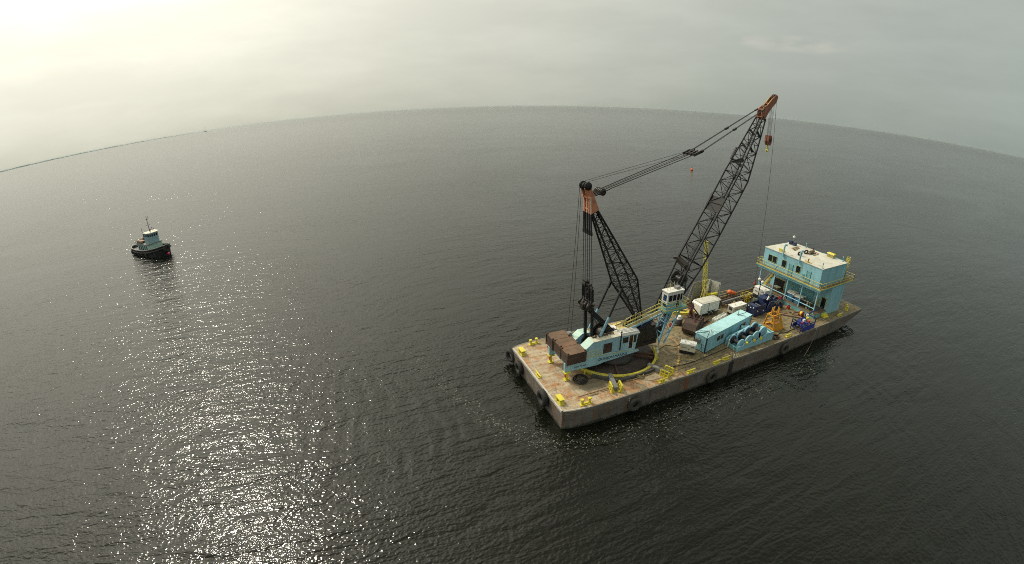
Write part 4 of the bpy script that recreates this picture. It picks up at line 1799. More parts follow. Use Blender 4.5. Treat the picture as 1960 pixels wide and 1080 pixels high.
    for k in range(13):
        f = (k + .5) / 13
        m.obox((51.65, 15.2 - 2.7 * f, 3.4 + 4.5 * f), (.86, .24, .05))
    m.build('staircase', YELR, t)
    m = MB()
    for u in (51.2, 52.1):
        m.tube((u, 15.2, 4.4), (u, 12.5, 8.9), .04, 6)
        m.tube((u, 15.2, 3.4), (u, 15.2, 4.4), .035, 6)
        m.tube((u, 13.85, 5.65), (u, 13.85, 6.65), .035, 6)
    m.build('stair_rail', WHITE, t)
    m = MB()
    m.lathe((50.6, 2.75, 7.55), [(.05, 0), (.14, .05), (.14, .16), (.05, .2)], 12)
    m.build('flood_lamp', WHITE, t)
    return t


make_deckhouse()
ZR = 11.37


def roof_thing(name, label, cat, loc, build):
    t = thing(name, label, cat, loc)
    build(t)
    return t


def _radome(t):
    x, y, z = wloc(t)
    m = MB()
    m.box(x - .35, x + .35, y - .3, y + .3, z, z + .1)
    m.tube((x, y, z), (x, y, z + 1.45), .06)
    m.build('pole', GREY, t)
    m = MB()
    m.ball((x, y, z + 1.62), .26)
    m.build('dome', WHITE, t)
    m = MB()
    m.box(x - .35, x + .3, y + .1, y + .7, z + .02, z + .75)
    m.box(x - .3, x + .3, y - .75, y - .2, z + .02, z + .62)
    m.build('equipment_box', NAVY, t)


roof_thing('radome_mast', 'small white dome on a pole over dark boxes at the far roof edge', 'antenna', (58.3, 14.6, ZR), _radome)


def _tyre_flat(t):
    x, y, z = wloc(t)
    m = MB()
    m.torus((x, y, z + .36), (.5, .75, .35), .34, .15, 18, 8)
    m.build('tread', RUBBER, t)


roof_thing('spare_tyre', 'black tyre on the white roof nearest the front wall gooseneck', 'tyre', (53.6, 9.75, ZR), _tyre_flat)
roof_thing('spare_tyre', 'black tyre on the white roof farther back beside the brown pump', 'tyre', (55.9, 9.9, ZR), _tyre_flat)


def _pump(t):
    x, y, z = wloc(t)
    m = MB()
    m.box(x - .9, x + .9, y - .35, y + .35, z, z + .14)
    m.tube((x - .7, y, z + .45), (x + .5, y, z + .45), .27, 12)
    m.build('pump_body', WOOD, t)
    m = MB()
    m.path([(x + .5, y, z + .4), (x + 1.1, y + .3, z + .2), (x + 1.5, y - .5, z + .08), (x + .6, y - .9, z + .07), (x - .8, y - .8, z + .07)], .07)
    m.build('hose', paint('tan_hose', (0.30, 0.22, 0.12), 0.7, 0.2), t)
    m = MB()
    m.tube((x + .1, y, z + .7), (x + .1, y, z + 1.2), .09)
    m.build('stack', RUSTD, t)


roof_thing('roof_pump', 'brown pump with loose hose on the middle of the white roof', 'pump', (57.2, 9.4, ZR), _pump)


def _timber(t):
    x, y, z = wloc(t)
    for k in range(5):
        m = MB()
        m.obox((x + .1 * k, y + .22 * k, z + .06 + .05 * (k % 2)), (2.6 - .2 * k, .16, .1), .25 - .05 * k)
        m.build('plank', WOOD if k % 2 else paint('tan_hose', (0.30, 0.22, 0.12)), t)


roof_thing('timber_pile', 'loose brown planks lying between the dome mast and tyres on the roof', 'planks', (56.4, 12.3, ZR), _timber)


def _stand(t):
    x, y, z = wloc(t)
    m = MB()
    for k in range(4):
        m.bar((x - .2, y - .5 + k * .33, z), (x - .2, y - .5 + k * .33, z + .55), .09)
    m.bar((x - .2, y - .6, z + .5), (x - .2, y + .6, z + .5), .12, .2)
    m.bar((x + .2, y - .6, z + .2), (x + .2, y + .6, z + .2), .12, .2)
    m.build('frame', YEL, t)


roof_thing('roof_stand', 'yellow slatted stand on the front roof edge above the double window', 'stand', (51.8, 12.5, ZR), _stand)


def _valve(t):
    x, y, z = wloc(t)
    m = MB()
    m.lathe((x, y, z), [(.3, 0), (.3, .08), (.12, .12), (.12, .6), (.22, .65), (.05, .75)], 12)
    m.bar((x, y - .7, z + .06), (x + .5, y + .9, z + .06), .12, .08)
    m.build('body', paint('deep_yellow', (0.55, 0.33, 0.04), 0.6, 0.2), t)


roof_thing('roof_vent', 'deep yellow vent cap on the front roof edge above the single window', 'vent', (51.6, 6.6, ZR), _valve)


def _locker(t):
    x, y, z = wloc(t)
    m = MB()
    m.box(x - .45, x + .45, y - .7, y + .7, z + .1, z + .62)
    m.build('body', paint('olive_hatch', (0.33, 0.29, 0.10)), t)
    m = MB()
    m.prism([(x - .5, y - .75, z + .62), (x + .5, y - .75, z + .62), (x + .35, y - .75, z + .78), (x - .35, y - .75, z + .78)], (0, 1.5, 0))
    m.box(x - .4, x - .25, y - .6, y + .6, z, z + .1)
    m.box(x + .25, x + .4, y - .6, y + .6, z, z + .1)
    m.build('lid', YEL, t)


roof_thing('roof_locker', 'yellow locker on the far bow edge of the white roof', 'locker', (59.5, 6.6, ZR), _locker)


def _rpost(t):
    x, y, z = wloc(t)
    m = MB()
    m.lathe((x, y, z), [(.2, 0), (.2, .06), (.06, .1), (.06, .7), (.12, .75), (.12, .9), (.03, 1.0)], 10)
    m.build('stem', TEALD, t)


for i, (x, y, lb) in enumerate(((59.6, 12.3, 'short teal vent post on the far edge of the roof beyond the planks'), (59.6, 4.1, 'short teal vent post on the near bow corner of the roof'),
                                (51.6, 3.6, 'short teal vent post on the near front corner of the roof'))):
    roof_thing('vent_post', lb, 'vent', (x, y, ZR), _rpost)['group'] = 'vent posts on the roof'


# ------------------------------------------------------------------ things in the veranda
def make_tank(loc, w, d, h, label, group):
    t = thing('storage_tank', label, 'tank', loc, group)
    x, y, z = loc
    m = MB()
    m.box(x - d / 2, x + d / 2, y - w / 2, y + w / 2, z, z + h)
    m.build('body', BLUE, t)
    m = MB()
    for k in (-1, 1):
        m.box(x - d / 2 - .03, x - d / 2, y + k * w / 2 - .07 - .05 * k, y + k * w / 2 + .07 - .05 * k, z, z + h)
    m.build('strap', NAVY, t)
    m = MB()
    m.prism([(x - d / 2 - .08, y - w / 2 - .05, z + h), (x + d / 2 + .05, y - w / 2 - .05, z + h), (x + d / 2, y - w / 2 - .05, z + h + .22), (x - .1, y - w / 2 - .05, z + h + .34), (x - d / 2, y - w / 2 - .05, z + h + .16)], (0, w + .1, 0))
    m.build('tarpaulin', TARP, t)
    return t


G_T = 'blue tanks on the veranda'
make_tank((52.3, 8.55, 3.33), 1.5, 1.6, 1.35, 'blue tank under white tarpaulin beside the middle veranda post', G_T)
make_tank((52.3, 6.95, 3.33), 1.4, 1.6, 1.2, 'blue tank under white tarpaulin beside the cylinder rack', G_T)


def make_cylinder_rack():
    t = thing('cylinder_rack', 'rack of dark gas cylinders and pipes on the near end of the veranda', 'rack', (52.2, 5.0, 3.33))
    cols = [NAVY, GREY, RUSTD, NAVY, WHITE, NAVY, GREEN, RUSTD]
    for k in range(8):
        x, y = 51.6 + .45 * (k % 2), 5.9 - .27 * k
        m = MB()
        m.lathe((x, y, 3.33), [(.13, 0), (.13, 1.25), (.05, 1.4), (.05, 1.5)], 10)
        m.build('gas_cylinder', cols[k], t)
    m = MB()
    for z in (3.8, 4.5):
        m.bar((51.4, 3.9, z), (51.4, 6.1, z), .07)
        m.bar((52.4, 3.9, z), (52.4, 6.1, z), .07)
    for v in (3.9, 6.1):
        for u in (51.4, 52.4):
            m.bar((u, v, 3.33), (u, v, 4.8), .07)
    m.build('rack_frame', BLACK, t)
    m = MB()
    m.tube((51.0, 3.5, 4.95), (51.0, 7.6, 4.7), .08, 8)
    m.build('pipe', WOOD, t)


make_cylinder_rack()


def make_pallet_crate():
    t = thing('crate', 'small white crate on the brown veranda floor below the black opening', 'crate', (53.6, 13.2, 3.33))
    m = MB()
    m.box(53.1, 54.1, 12.6, 13.8, 3.4, 3.85)
    m.build('box', WOOD, t)
    m = MB()
    m.box(53.05, 54.15, 12.55, 13.85, 3.85, 3.93)
    m.build('lid', CREAM, t)


make_pallet_crate()


# ------------------------------------------------------------------ office container
def make_office():
    ang = math.atan2(2.3, 12.4)
    t = thing('site_office', 'long teal office container with flat roof in the middle of the deck', 'container', (24.1, 3.1, ZD))
    Lx, Wy, H = 12.5, 2.15, 2.55
    x, y, z = 24.1, 3.1, ZD
    m = MB()
    m.box(x, x + Lx, y, y + Wy, z + .12, z + H - .06)
    for k in range(41):
        m.box(x + .2 + k * .3, x + .23 + k * .3, y - .012, y, z + .15, z + H - .1)
    w = m.build('wall', TEAL, t)
    m = MB()
    m.box(x - .04, x + Lx + .04, y - .04, y + Wy + .04, z + H - .06, z + H)
    m.build('roof', paint('teal_roof', (0.40, 0.68, 0.71), 0.45, 0.1, (0.16, 0.22, 0.17), 0.4, scale=0.6), t)
    dk = paint('dark_blue_trim', (0.012, 0.025, 0.06), 0.5, 0.2)
    for xx in (x - .02, x + Lx - .13):
        for yy in (y - .02, y + Wy - .13):
            m = MB()
            m.box(xx, xx + .15, yy, yy + .15, z + .05, z + H - .06)
            m.build('corner_post', dk, t)
    m = MB()
    m.box(x, x + Lx, y + .02, y + .12, z, z + .12)
    m.box(x, x + Lx, y + Wy - .12, y + Wy - .02, z, z + .12)
    m.build('skid', dk, t)
    for x0 in (2.6, 8.9):
        m = MB()
        m.box(x + x0, x + x0 + 1.9, y - .05, y, z + 1.05, z + 1.95)
        f = m.build('window', paint('pale_grey_frame', (0.38, 0.42, 0.38), 0.5, 0.1), w)
        for a, b in ((.12, .85), (1.05, 1.78)):
            m = MB()
            m.box(x + x0 + a, x + x0 + b, y - .065, y - .05, z + 1.15, z + 1.85)
            m.build('pane', GLASS, f)
    m = MB()
    m.box(x + 5.9, x + 6.75, y - .03, y, z + .15, z + 2.15)
    m.build('door', TEALD, w)
    m = MB()
    m.box(x - .42, x, y + .95, y + 1.7, z + 1.35, z + 1.95)
    a = m.build('air_conditioner', GREY, w)
    m = MB()
    for k in range(5):
        m.box(x - .435, x - .42, y + 1.0, y + 1.65, z + 1.42 + k * .1, z + 1.46 + k * .1)
    m.build('grille', BLACK, w)
    m = MB()
    m.path([(x + .05, y + .1, z + H + .03), (x + 1.8, y + .9, z + H + .03), (x + .5, y + 1.5, z + H + .03), (x + .1, y + 2.0, z + H + .03)], .03)
    m.path([(x + 1.8, y + .9, z + H + .03), (x + .9, y + 1.9, z + H + .03)], .025)
    m.path([(x + 10.5, y + 1.3, z + H + .03), (x + 12.3, y + 1.0, z + H + .03)], .03)
    m.path([(x + 10.5, y + 1.3, z + H + .03), (x + 10.9, y + .5, z + H + .03), (x + 10.6, y - .05, z + H)], .03)
    m.path([(x - .02, y + .75, z + 1.3), (x - .03, y + .6, z + .2)], .03)
    m.build('cable', BLACK, t)
    m = MB()
    m.lathe((x + 2.0, y + .75, z + H), [(.16, 0), (.16, .1), (.05, .14), (.05, .3), (.15, .34), (.04, .42)], 10)
    m.build('roof_fitting', WHITE, t)
    m = MB()
    m.tube((x + 10.4, y + 1.35, z + H), (x + 10.4, y + 1.35, z + H + .75), .05)
    m.box(x + 10.2, x + 10.6, y + 1.2, y + 1.5, z + H, z + H + .1)
    m.build('roof_mast', GREY, t)
    t.rotation_euler = (0, 0, ang)
    return t


make_office()


# ------------------------------------------------------------------ generators
def make_generator(loc, size, rz, label, mat=CREAM, skid=.5):
    t = thing('generator', label, 'generator', loc)
    x, y, z = loc
    a, b, h = size
    m = MB()
    m.box(x - a / 2, x + a / 2, y - b / 2, y + b / 2, z + skid, z + h)
    m.build('canopy', mat, t)
    m = MB()
    m.box(x - a / 2 - .04, x + a / 2 + .04, y - b / 2 - .04, y + b / 2 + .04, z + h, z + h + .07)
    m.tube((x - a * .2, y, z + h + .07), (x - a * .2, y, z + h + .3), .07)
    m.box(x + a * .1, x + a * .3, y - .2, y + .2, z + h + .07, z + h + .13)
    m.build('lid', WHITE, t)
    m = MB()
    m.box(x - a / 2 + .05, x + a / 2 - .05, y - b / 2 + .05, y + b / 2 - .05, z, z + skid)
    m.build('skid', BLACK, t)
    m = MB()
    m.box(x - a * .38, x - a * .12, y - b / 2 - .02, y - b / 2, z + h * .62, z + h * .72)
    m.box(x + a * .05, x + a * .14, y - b / 2 - .02, y - b / 2, z + h * .5, z + h * .62)
    m.box(x + a * .22, x + a * .42, y - b / 2 - .02, y - b / 2, z + h * .75, z + h * .9)
    m.build('side_vent', GREY, t)
    m = MB()
    m.box(x - a / 2 - .02, x - a / 2, y - b * .3, y + b * .3, z + h * .55, z + h * .9)
    m.build('end_grille', paint('dark_grille', (0.06, 0.06, 0.06), 0.6, 0.2), t)
    t.rotation_euler = (0, 0, rz)
    return t


make_generator((22.1, 4.6, ZD), (2.2, 1.25, 1.5), R(-50), 'small cream generator on a black skid at the end of the office container')
make_generator((39.0, 10.6, ZD), (3.4, 1.25, 1.5), R(1), 'cream generator box behind the far corner of the office roof', skid=.3)
G3 = make_generator((48.2, 12.7, ZD), (2.7, 1.5, 2.05), R(-92), 'tall white generator on a dark base beside the floodlight mast', mat=WHITE, skid=.75)


def make_light_tower():
    t = thing('floodlight_mast', 'slim dark mast with two round white lamps beside the white generator', 'floodlight', (47.2, 12.6, ZD))
    m = MB()
    m.box(46.9, 47.5, 12.3, 12.9, ZD, ZD + .12)
    m.tube((47.2, 12.6, ZD), (47.2, 12.6, 6.2), .08)
    m.bar((47.2, 12.1, 6.2), (47.2, 13.1, 6.2), .08)
    m.build('pole', BLACK, t)
    for v, z in ((12.2, 6.25), (12.95, 6.55)):
        m = MB()
        m.ball((47.15, v, z), .3)
        m.build('lamp', WHITE, t)


make_light_tower()


# ------------------------------------------------------------------ anchor winch
def make_winch():
    t = thing('anchor_winch', 'long teal winch with four cable drums on the near deck edge', 'winch', (33, 2.4, ZD))
    base = MB()
    base.box(28.95, 37.2, 1.2, 1.36, ZD, ZD + .75)
    base.prism([(34.2, 1.2, ZD + .75), (37.2, 1.2, ZD + .75), (37.2, 1.2, ZD + 1.35), (35.6, 1.2, ZD + 1.45), (34.6, 1.2, ZD + 1.15)], (0, .16, 0))
    for u in (30.9, 32.6, 34.2):
        base.prism([(u - .75, 1.2, ZD + .75), (u - .2, 1.2, ZD + .75), (u - .3, 1.2, ZD + 1.0), (u - .6, 1.2, ZD + 1.05)], (0, .16, 0))
    base.build('side_frame', TEAL, t)
    m = MB()
    m.prism([(28.95, 3.5, ZD), (28.95, 3.5, ZD + 1.0), (29.4, 3.5, ZD + 1.35), (33.4, 3.5, ZD + 1.9), (37.2, 3.5, ZD + 1.5), (37.2, 3.5, ZD)], (0, .16, 0))
    m.build('side_frame', TEAL, t)
    m = MB()
    m.box(28.95, 29.15, 1.36, 3.5, ZD, ZD + .5)
    m.box(37.0, 37.2, 1.36, 3.5, ZD, ZD + 1.3)
    m.box(29.15, 37.0, 1.36, 3.5, ZD + .02, ZD + .12)
    m.build('bed_plate', TEALD, t)
    for k, (u, z) in enumerate(((30.05, 3.38), (31.75, 3.58), (33.35, 3.85), (34.75, 4.2))):
        r = .84 + .05 * k
        m = MB()
        m.tube((u, 1.62, z), (u, 3.35, z), r * .38, 18)
        d = m.build('cable_drum', paint('dark_cable', (0.013, 0.011, 0.014), 0.7, 0.3), t)
        for v in (1.5, 3.2):
            m = MB()
            m.lathe((u, v, z), [(r * .8, 0), (r, .0), (r, .2), (r * .8, .2)], 26, (0, 1, 0))
            m.lathe((u, v + .04, z), [(.01, 0), (r * .82, 0), (r * .82, .1), (.01, .1)], 24, (0, 1, 0))
            m.build('flange', TEAL, d)
        m = MB()
        m.lathe((u, 1.46, z), [(r * .3, 0), (r * .5, 0), (r * .5, .05), (r * .3, .05)], 22, (0, 1, 0))
        m.build('brake_band', paint('pale_blue_paint', (0.24, 0.45, 0.56)), d)
        m = MB()
        m.lathe((u, 3.13, z), [(r * .4, 0), (r * .78, 0), (r * .78, .06), (r * .4, .06)], 22, (0, 1, 0))
        m.build('friction_disc', MATS['dark_blue_trim'], d)
        m = MB()
        m.lathe((u, 3.1, z), [(.02, 0), (r * .5, 0), (r * .5, .06), (.02, .06)], 18, (0, 1, 0))
        m.build('hub', paint('dark_maroon', (0.06, 0.025, 0.03)), d)
        if k < 3:
            m = MB()
            m.obox((u + .85, 1.28, ZD + .95), (.5, .34, .3), .5)
            m.lathe((u + .85, 1.1, ZD + .9), [(.2, 0), (.24, .1), (.1, .2)], 10, (0, 1, 0))
            m.build('brake_actuator', YEL, d)
    m = MB()
    m.tube((36.0, 1.9, ZD + 1.1), (36.0, 3.1, ZD + 1.1), .32, 12)
    m.box(35.4, 36.8, 1.7, 2.1, ZD + .5, ZD + 1.2)
    m.tube((36.5, 1.6, ZD + 1.2), (36.5, 3.2, ZD + 1.4), .12)
    m.box(36.2, 36.7, 2.5, 3.2, ZD + .4, ZD + 1.55)
    m.build('gearbox', paint('pale_teal_roof', (0.42, 0.60, 0.52)), t)
    m = MB()
    m.tube((33.2, 4.7, ZD + 1.3), (34.6, 4.0, ZD + 1.3), .34, 14)
    m.box(33.0, 34.6, 3.9, 4.8, ZD, ZD + .85)
    m.tube((33.0, 4.1, ZD + .75), (34.3, 3.7, ZD + .75), .22, 10)
    m.build('drive_motor', TEAL, t)
    m = MB()
    m.tube((35.5, 3.75, ZD), (35.5, 3.75, 4.9), .13)
    m.build('exhaust', RUSTD, t)


make_winch()


def make_fairlead_lines():
    t = thing('anchor_line', 'wire lines led from the winch over the deck edge into the water', 'wire line', (27.0, 0.3, ZD))
    m = MB()
    m.path([(28.95, 2.4, 3.3), (27.2, .5, 3.0), (26.6, -.1, 2.6), (26.55, -.22, -1.0)], .035)
    m.path([(28.95, 1.9, 3.2), (27.7, .4, 2.9), (27.0, -.1, 2.6), (26.95, -.2, -1.0)], .035)
    m.build('wire', ROPE, t)
    m = MB()
    m.tube((28.7, 2.85, ZD), (28.7, 2.85, 3.95), .09)
    m.bar((27.2, .3, ZD + .05), (28.0, .3, ZD + .05), .4, .1)
    m.tube((27.35, .3, ZD), (27.35, .3, ZD + .5), .09)
    m.tube((27.8, .3, ZD), (27.8, .3, ZD + .5), .09)
    m.build('roller_post', CREAM, t)
    t2 = thing('mooring_rope', 'thin pale rope sagging from the blue rack over the hull side to the water', 'rope', (47.9, 0, ZD))
    m = MB()
    pts = []
    for i in range(11):
        f = i / 10
        pts.append((47.9 - 7.2 * f ** 1.25, -.15 - 2.6 * f, ZD + .1 - (ZD + .3) * (1 - (1 - f) ** 1.6)))
    m.path(pts, .025)
    m.build('strand', paint('pale_rope', (0.22, 0.18, 0.11), 0.8, 0.2), t2)


make_fairlead_lines()


# ------------------------------------------------------------------ orange lifting frame
def make_orange_frame():
    t = thing('steel_trestle', 'orange steel A-frame on a broad base beside the teal winch', 'steel frame', (40.6, 3.6, ZD))
    B = [Vector(p) for p in ((39.7, 2.8, ZD), (42.0, 2.7, ZD), (42.1, 5.1, ZD), (40.0, 5.2, ZD))]
    T = [Vector(p) for p in ((39.4, 3.35, 5.1), (41.2, 3.35, 5.1), (41.2, 4.4, 5.1), (39.4, 4.45, 5.1))]
    m = MB()
    for a, b in zip(B, T):
        m.bar(a, b, .2)
    for i in range(4):
        m.bar(T[i], T[(i + 1) % 4], .18)
        for f in (.45,):
            m.bar(B[i].lerp(T[i], f), B[(i + 1) % 4].lerp(T[(i + 1) % 4], f), .13)
    m.build('leg_frame', ORANGE, t)
    m = MB()
    for i in range(4):
        m.bar(B[i] + Vector((0, 0, .12)), B[(i + 1) % 4] + Vector((0, 0, .12)), .34, .24)
    m.build('base', ORANGE, t)
    m = MB()
    m.prism([(39.72, 2.8, ZD + .3), (41.9, 2.72, ZD + .3), (41.7, 2.92, ZD + 1.15), (39.68, 3.0, ZD + 1.15)], (0, .08, 0))
    m.prism([(39.6, 3.1, ZD + 1.4), (41.6, 3.05, ZD + 1.4), (41.5, 3.2, ZD + 1.75), (39.55, 3.2, ZD + 1.75)], (0, .08, 0))
    m.build('plate', ORANGE, t)
    for x, y in ((40.6, 3.4), (41.1, 3.9), (39.9, 4.2), (40.5, 4.3)):
        m = MB()
        m.bar((x, y, 5.0), (x + .2, y + .05, 6.15), .14, .2)
        m.build('prong', ORANGE, t)
    m = MB()
    m.obox((41.0, 3.7, 4.4), (.9, .5, .5), .3)
    m.obox((40.5, 3.6, 3.4), (1.2, .8, .35), .1)
    m.build('jaw', paint('rusty_orange', (0.42, 0.15, 0.03), 0.7, 0.3, rust=0.4), t)


make_orange_frame()


# ------------------------------------------------------------------ clamshell bucket
def make_bucket():
    t = thing('clamshell_bucket', 'rusty brown clamshell bucket with its hanger arms beside the office', 'bucket', (27.2, 9.0, ZD))
    c = Vector((27.3, 9.2, 0))
    M = Matrix.Rotation(R(28), 3, 'Z')

    def P(x, y, z):
        return M @ Vector((x, y, 0)) + c + Vector((0, 0, z))
    for s in (-1, 1):
        m = MB()
        prof = [(s * .15, ZD + 2.0), (s * 1.5, ZD + 1.75), (s * 2.15, ZD + 1.0), (s * 1.9, ZD + .35), (s * 1.2, ZD + .02), (s * .12, ZD + .05)]
        inn = [(s * .3, ZD + 1.85), (s * 1.42, ZD + 1.62), (s * 2.0, ZD + 1.0), (s * 1.78, ZD + .45), (s * 1.15, ZD + .16), (s * .2, ZD + .2)]
        for k in range(5):
            m.add([P(prof[k][0], -1.1, prof[k][1]), P(prof[k + 1][0], -1.1, prof[k + 1][1]), P(prof[k + 1][0], 1.1, prof[k + 1][1]), P(prof[k][0], 1.1, prof[k][1]),
                   P(inn[k][0], -1.1, inn[k][1]), P(inn[k + 1][0], -1.1, inn[k + 1][1]), P(inn[k + 1][0], 1.1, inn[k + 1][1]), P(inn[k][0], 1.1, inn[k][1])], MB.BF)
        for y in (-1.1, 1.02):
            m.prism([P(x, y, z) for x, z in prof], M @ Vector((0, .08, 0)))
        m.build('shell', RUST if s < 0 else RUSTD, t)
    m = MB()
    for y in (-.75, -.25, .25, .75):
        m.prism([P(.2, y, ZD + 1.9), P(1.5, y, ZD + 2.3), P(1.7, y, ZD + 1.5), P(.3, y, ZD + 1.3)], M @ Vector((0, .12, 0)))
    m.tube(P(.3, -1.1, ZD + 1.8), P(.3, 1.1, ZD + 1.8), .2, 10)
    m.build('hinge_rib', RUST, t)
    m = MB()
    top = P(1.0, 1.0, ZD + 3.6)
    for x, y, z in ((-1.0, -.6, 1.7), (-.6, 1.0, 1.6), (1.9, 1.3, 1.5), (2.1, -.6, 1.4)):
        m.bar(top, P(x, y, ZD + z), .17, .2)
    m.bar(P(.9, .8, ZD + 3.3), P(1.1, 1.2, ZD + 3.85), .6, .45)
    m.build('arm', paint('dark_red_rust', (0.10, 0.03, 0.025), 0.7, 0.3, rust=0.3), t)
    m = MB()
    m.lathe(P(1.0, .8, ZD + 2.6), [(.1, 0), (.4, .02), (.4, .35), (.1, .37)], 16, M @ Vector((0, 1, 0)))
    m.build('sheave', RUSTD, t)


make_bucket()


# ------------------------------------------------------------------ enclosed trailer
def make_trailer():
    t = thing('box_trailer', 'white enclosed box trailer on twin wheels in the middle of the deck', 'trailer', (33.5, 13.0, ZD))
    x0, x1, y0, y1, z0, z1 = 31.3, 36.0, 11.85, 13.95, ZD + .5, ZD + 2.42
    m = MB()
    m.prism([(x0, y0, z0), (x1, y0, z0), (x1, y0, z1), (x0 + .35, y0, z1), (x0, y0, z1 - .3)], (0, y1 - y0, 0))
    b = m.build('box_body', WHITE, t)
    m = MB()
    m.prism([(x0 + .3, y0 - .03, z1 - .04), (x1 + .03, y0 - .03, z1 - .04), (x1 + .03, y0 + .3, z1 + .08), (x0 + .3, y0 + .3, z1 + .08)], (0, 0, .03))
    m.prism([(x0 + .3, y0 + .3, z1), (x1 + .03, y0 + .3, z1), (x1 + .03, y1 - .3, z1), (x0 + .3, y1 - .3, z1)], (0, 0, .12))
    m.box(x0 + .3, x1 + .03, y0 - .03, y1 + .03, z1 - .06, z1 + .02)
    m.build('roof', ROOFW, b)
    m = MB()
    m.box(x0 + 1.9, x0 + 1.96, y0 - .02, y0, z0, z1 - .06)
    m.box(x0 + .5, x1 - .3, y0 - .015, y0, z0 + .02, z0 + .07)
    m.build('body_seam', BLACK, b)
    m = MB()
    m.box(x1, x1 + .05, y0 + .1, y1 - .1, z0 + .05, z1 - .12)
    m.box(x1 - .32, x1 + .02, y0 - .03, y0 + .02, z0 + .3, z1 - .12)
    m.build('rear_door', paint('dark_maroon', (0.06, 0.025, 0.03), 0.6, 0.2), b)
    m = MB()
    m.box(x0 + .2, x1, y0 + .1, y1 - .1, z0 - .18, z0)
    m.bar((x0 + .2, (y0 + y1) / 2, z0 - .08), (x0 - 1.2, (y0 + y1) / 2, z0 - .12), .14)
    m.tube((x0 - 1.0, (y0 + y1) / 2, ZD), (x0 - 1.0, (y0 + y1) / 2, z0), .06)
    m.build('chassis', BLACK, t)
    for u in (33.5, 34.35):
        for v in (y0 - .02, y1 - .2):
            m = MB()
            m.torus((u, v + .1, ZD + .38), (0, 1, 0), .26, .12, 20, 8)
            w = m.build('wheel', RUBBER, t)
            m = MB()
            m.lathe((u, v - .01, ZD + .38), [(.05, 0), (.19, .02), (.19, .16), (.05, .18)], 14, (0, 1, 0))
            m.build('rim', GREY, w)
    m = MB()
    m.bar((33.0, y0 - .1, ZD + .86), (34.85, y0 - .1, ZD + .86), .22, .06)
    m.build('mudguard', BLACK, t)


make_trailer()


# ------------------------------------------------------------------ navy machines
def make_navy_pack():
    t = thing('power_pack', 'dark navy hydraulic power pack with open top behind the office roof', 'power pack', (42.2, 8.9, ZD))
    m = MB()
    m.box(40.6, 43.6, 7.9, 8.0, ZD + .3, ZD + 1.85)
    m.box(40.6, 43.6, 9.7, 9.8, ZD + .3, ZD + 1.85)
    m.box(40.6, 40.7, 8.0, 9.7, ZD + .3, ZD + 1.85)
    m.box(43.5, 43.6, 8.0, 9.7, ZD + .3, ZD + 1.85)
    m.box(40.6, 43.6, 7.9, 9.8, ZD + .1, ZD + .3)
    m.box(40.7, 41.6, 8.0, 9.7, ZD + 1.7, ZD + 1.8)
    m.build('casing', NAVY, t)
    m = MB()
    m.box(41.8, 43.2, 8.3, 9.4, ZD + .3, ZD + 1.3)
    m.tube((42.5, 8.2, ZD + 1.45), (42.5, 9.5, ZD + 1.45), .2)
    m.build('engine', GREASE, t)
    for p in ((40.58, 8.3, ZD + 1.5), (40.58, 8.9, ZD + 1.35), (41.3, 7.88, ZD + .95), (42.9, 7.88, ZD + .75), (40.58, 9.4, ZD + 1.55)):
        m = MB()
        m.ball(p, .13)
        m.build('gauge', WHITE, t)


make_navy_pack()


def make_navy_winch():
    t = thing('deck_winch', 'navy blue twin drum deck winch in front of the deckhouse', 'winch', (46.5, 9.2, ZD))
    m = MB()
    m.box(44.2, 48.9, 8.0, 8.15, ZD, ZD + .9)
    m.box(44.2, 48.9, 10.5, 10.65, ZD, ZD + 1.1)
    m.box(44.2, 48.9, 8.15, 10.5, ZD, ZD + .2)
    m.prism([(44.2, 8.0, ZD + .9), (46.2, 8.0, ZD + .9), (45.9, 8.0, ZD + 1.9), (44.6, 8.0, ZD + 1.9)], (0, .15, 0))
    m.box(44.2, 45.9, 9.2, 10.5, ZD + .2, ZD + 2.1)
    m.build('bed_frame', NAVY, t)
    for u, r in ((46.6, .85), (48.1, .8)):
        m = MB()
        m.tube((u, 8.4, ZD + 1.0), (u, 10.2, ZD + 1.0), r * .55, 16)
        d = m.build('cable_drum', GREASE, t)
        for v in (8.3, 9.2, 10.1):
            m = MB()
            m.lathe((u, v, ZD + 1.0), [(r * .5, 0), (r, .0), (r, .12), (r * .5, .12)], 22, (0, 1, 0))
            m.build('flange', NAVY, d)
        m = MB()
        m.lathe((u, 8.2, ZD + 1.0), [(r * .72, 0), (r * .86, 0), (r * .86, .06), (r * .72, .06)], 22, (0, 1, 0))
        m.lathe((u, 8.2, ZD + 1.0), [(.05, 0), (r * .3, 0), (r * .3, .07), (.05, .07)], 14, (0, 1, 0))
        m.build('brake_band', GREY, d)
    m = MB()
    m.tube((45.2, 10.9, ZD + 1.5), (47.4, 10.9, ZD + 1.5), .38, 14)
    m.build('air_tank', NAVY, t)
    m = MB()
    m.tube((44.9, 8.9, ZD + 1.9), (45.3, 8.9, ZD + 2.5), .16)
    m.build('filter', TARP, t)


make_navy_winch()


def make_green_crate():
    t = thing('tool_chest', 'small green tool chest on the deck below the white generator', 'chest', (46.5, 12.0, ZD))
    m = MB()
    m.box(45.6, 47.0, 11.4, 12.1, ZD + .05, ZD + .6)
    m.build('chest_body', GREEN, t)
    m = MB()
    m.box(45.55, 47.05, 11.35, 12.15, ZD + .6, ZD + .68)
    m.build('lid', paint('dark_green', (0.04, 0.14, 0.09), 0.5, 0.2), t)


make_green_crate()


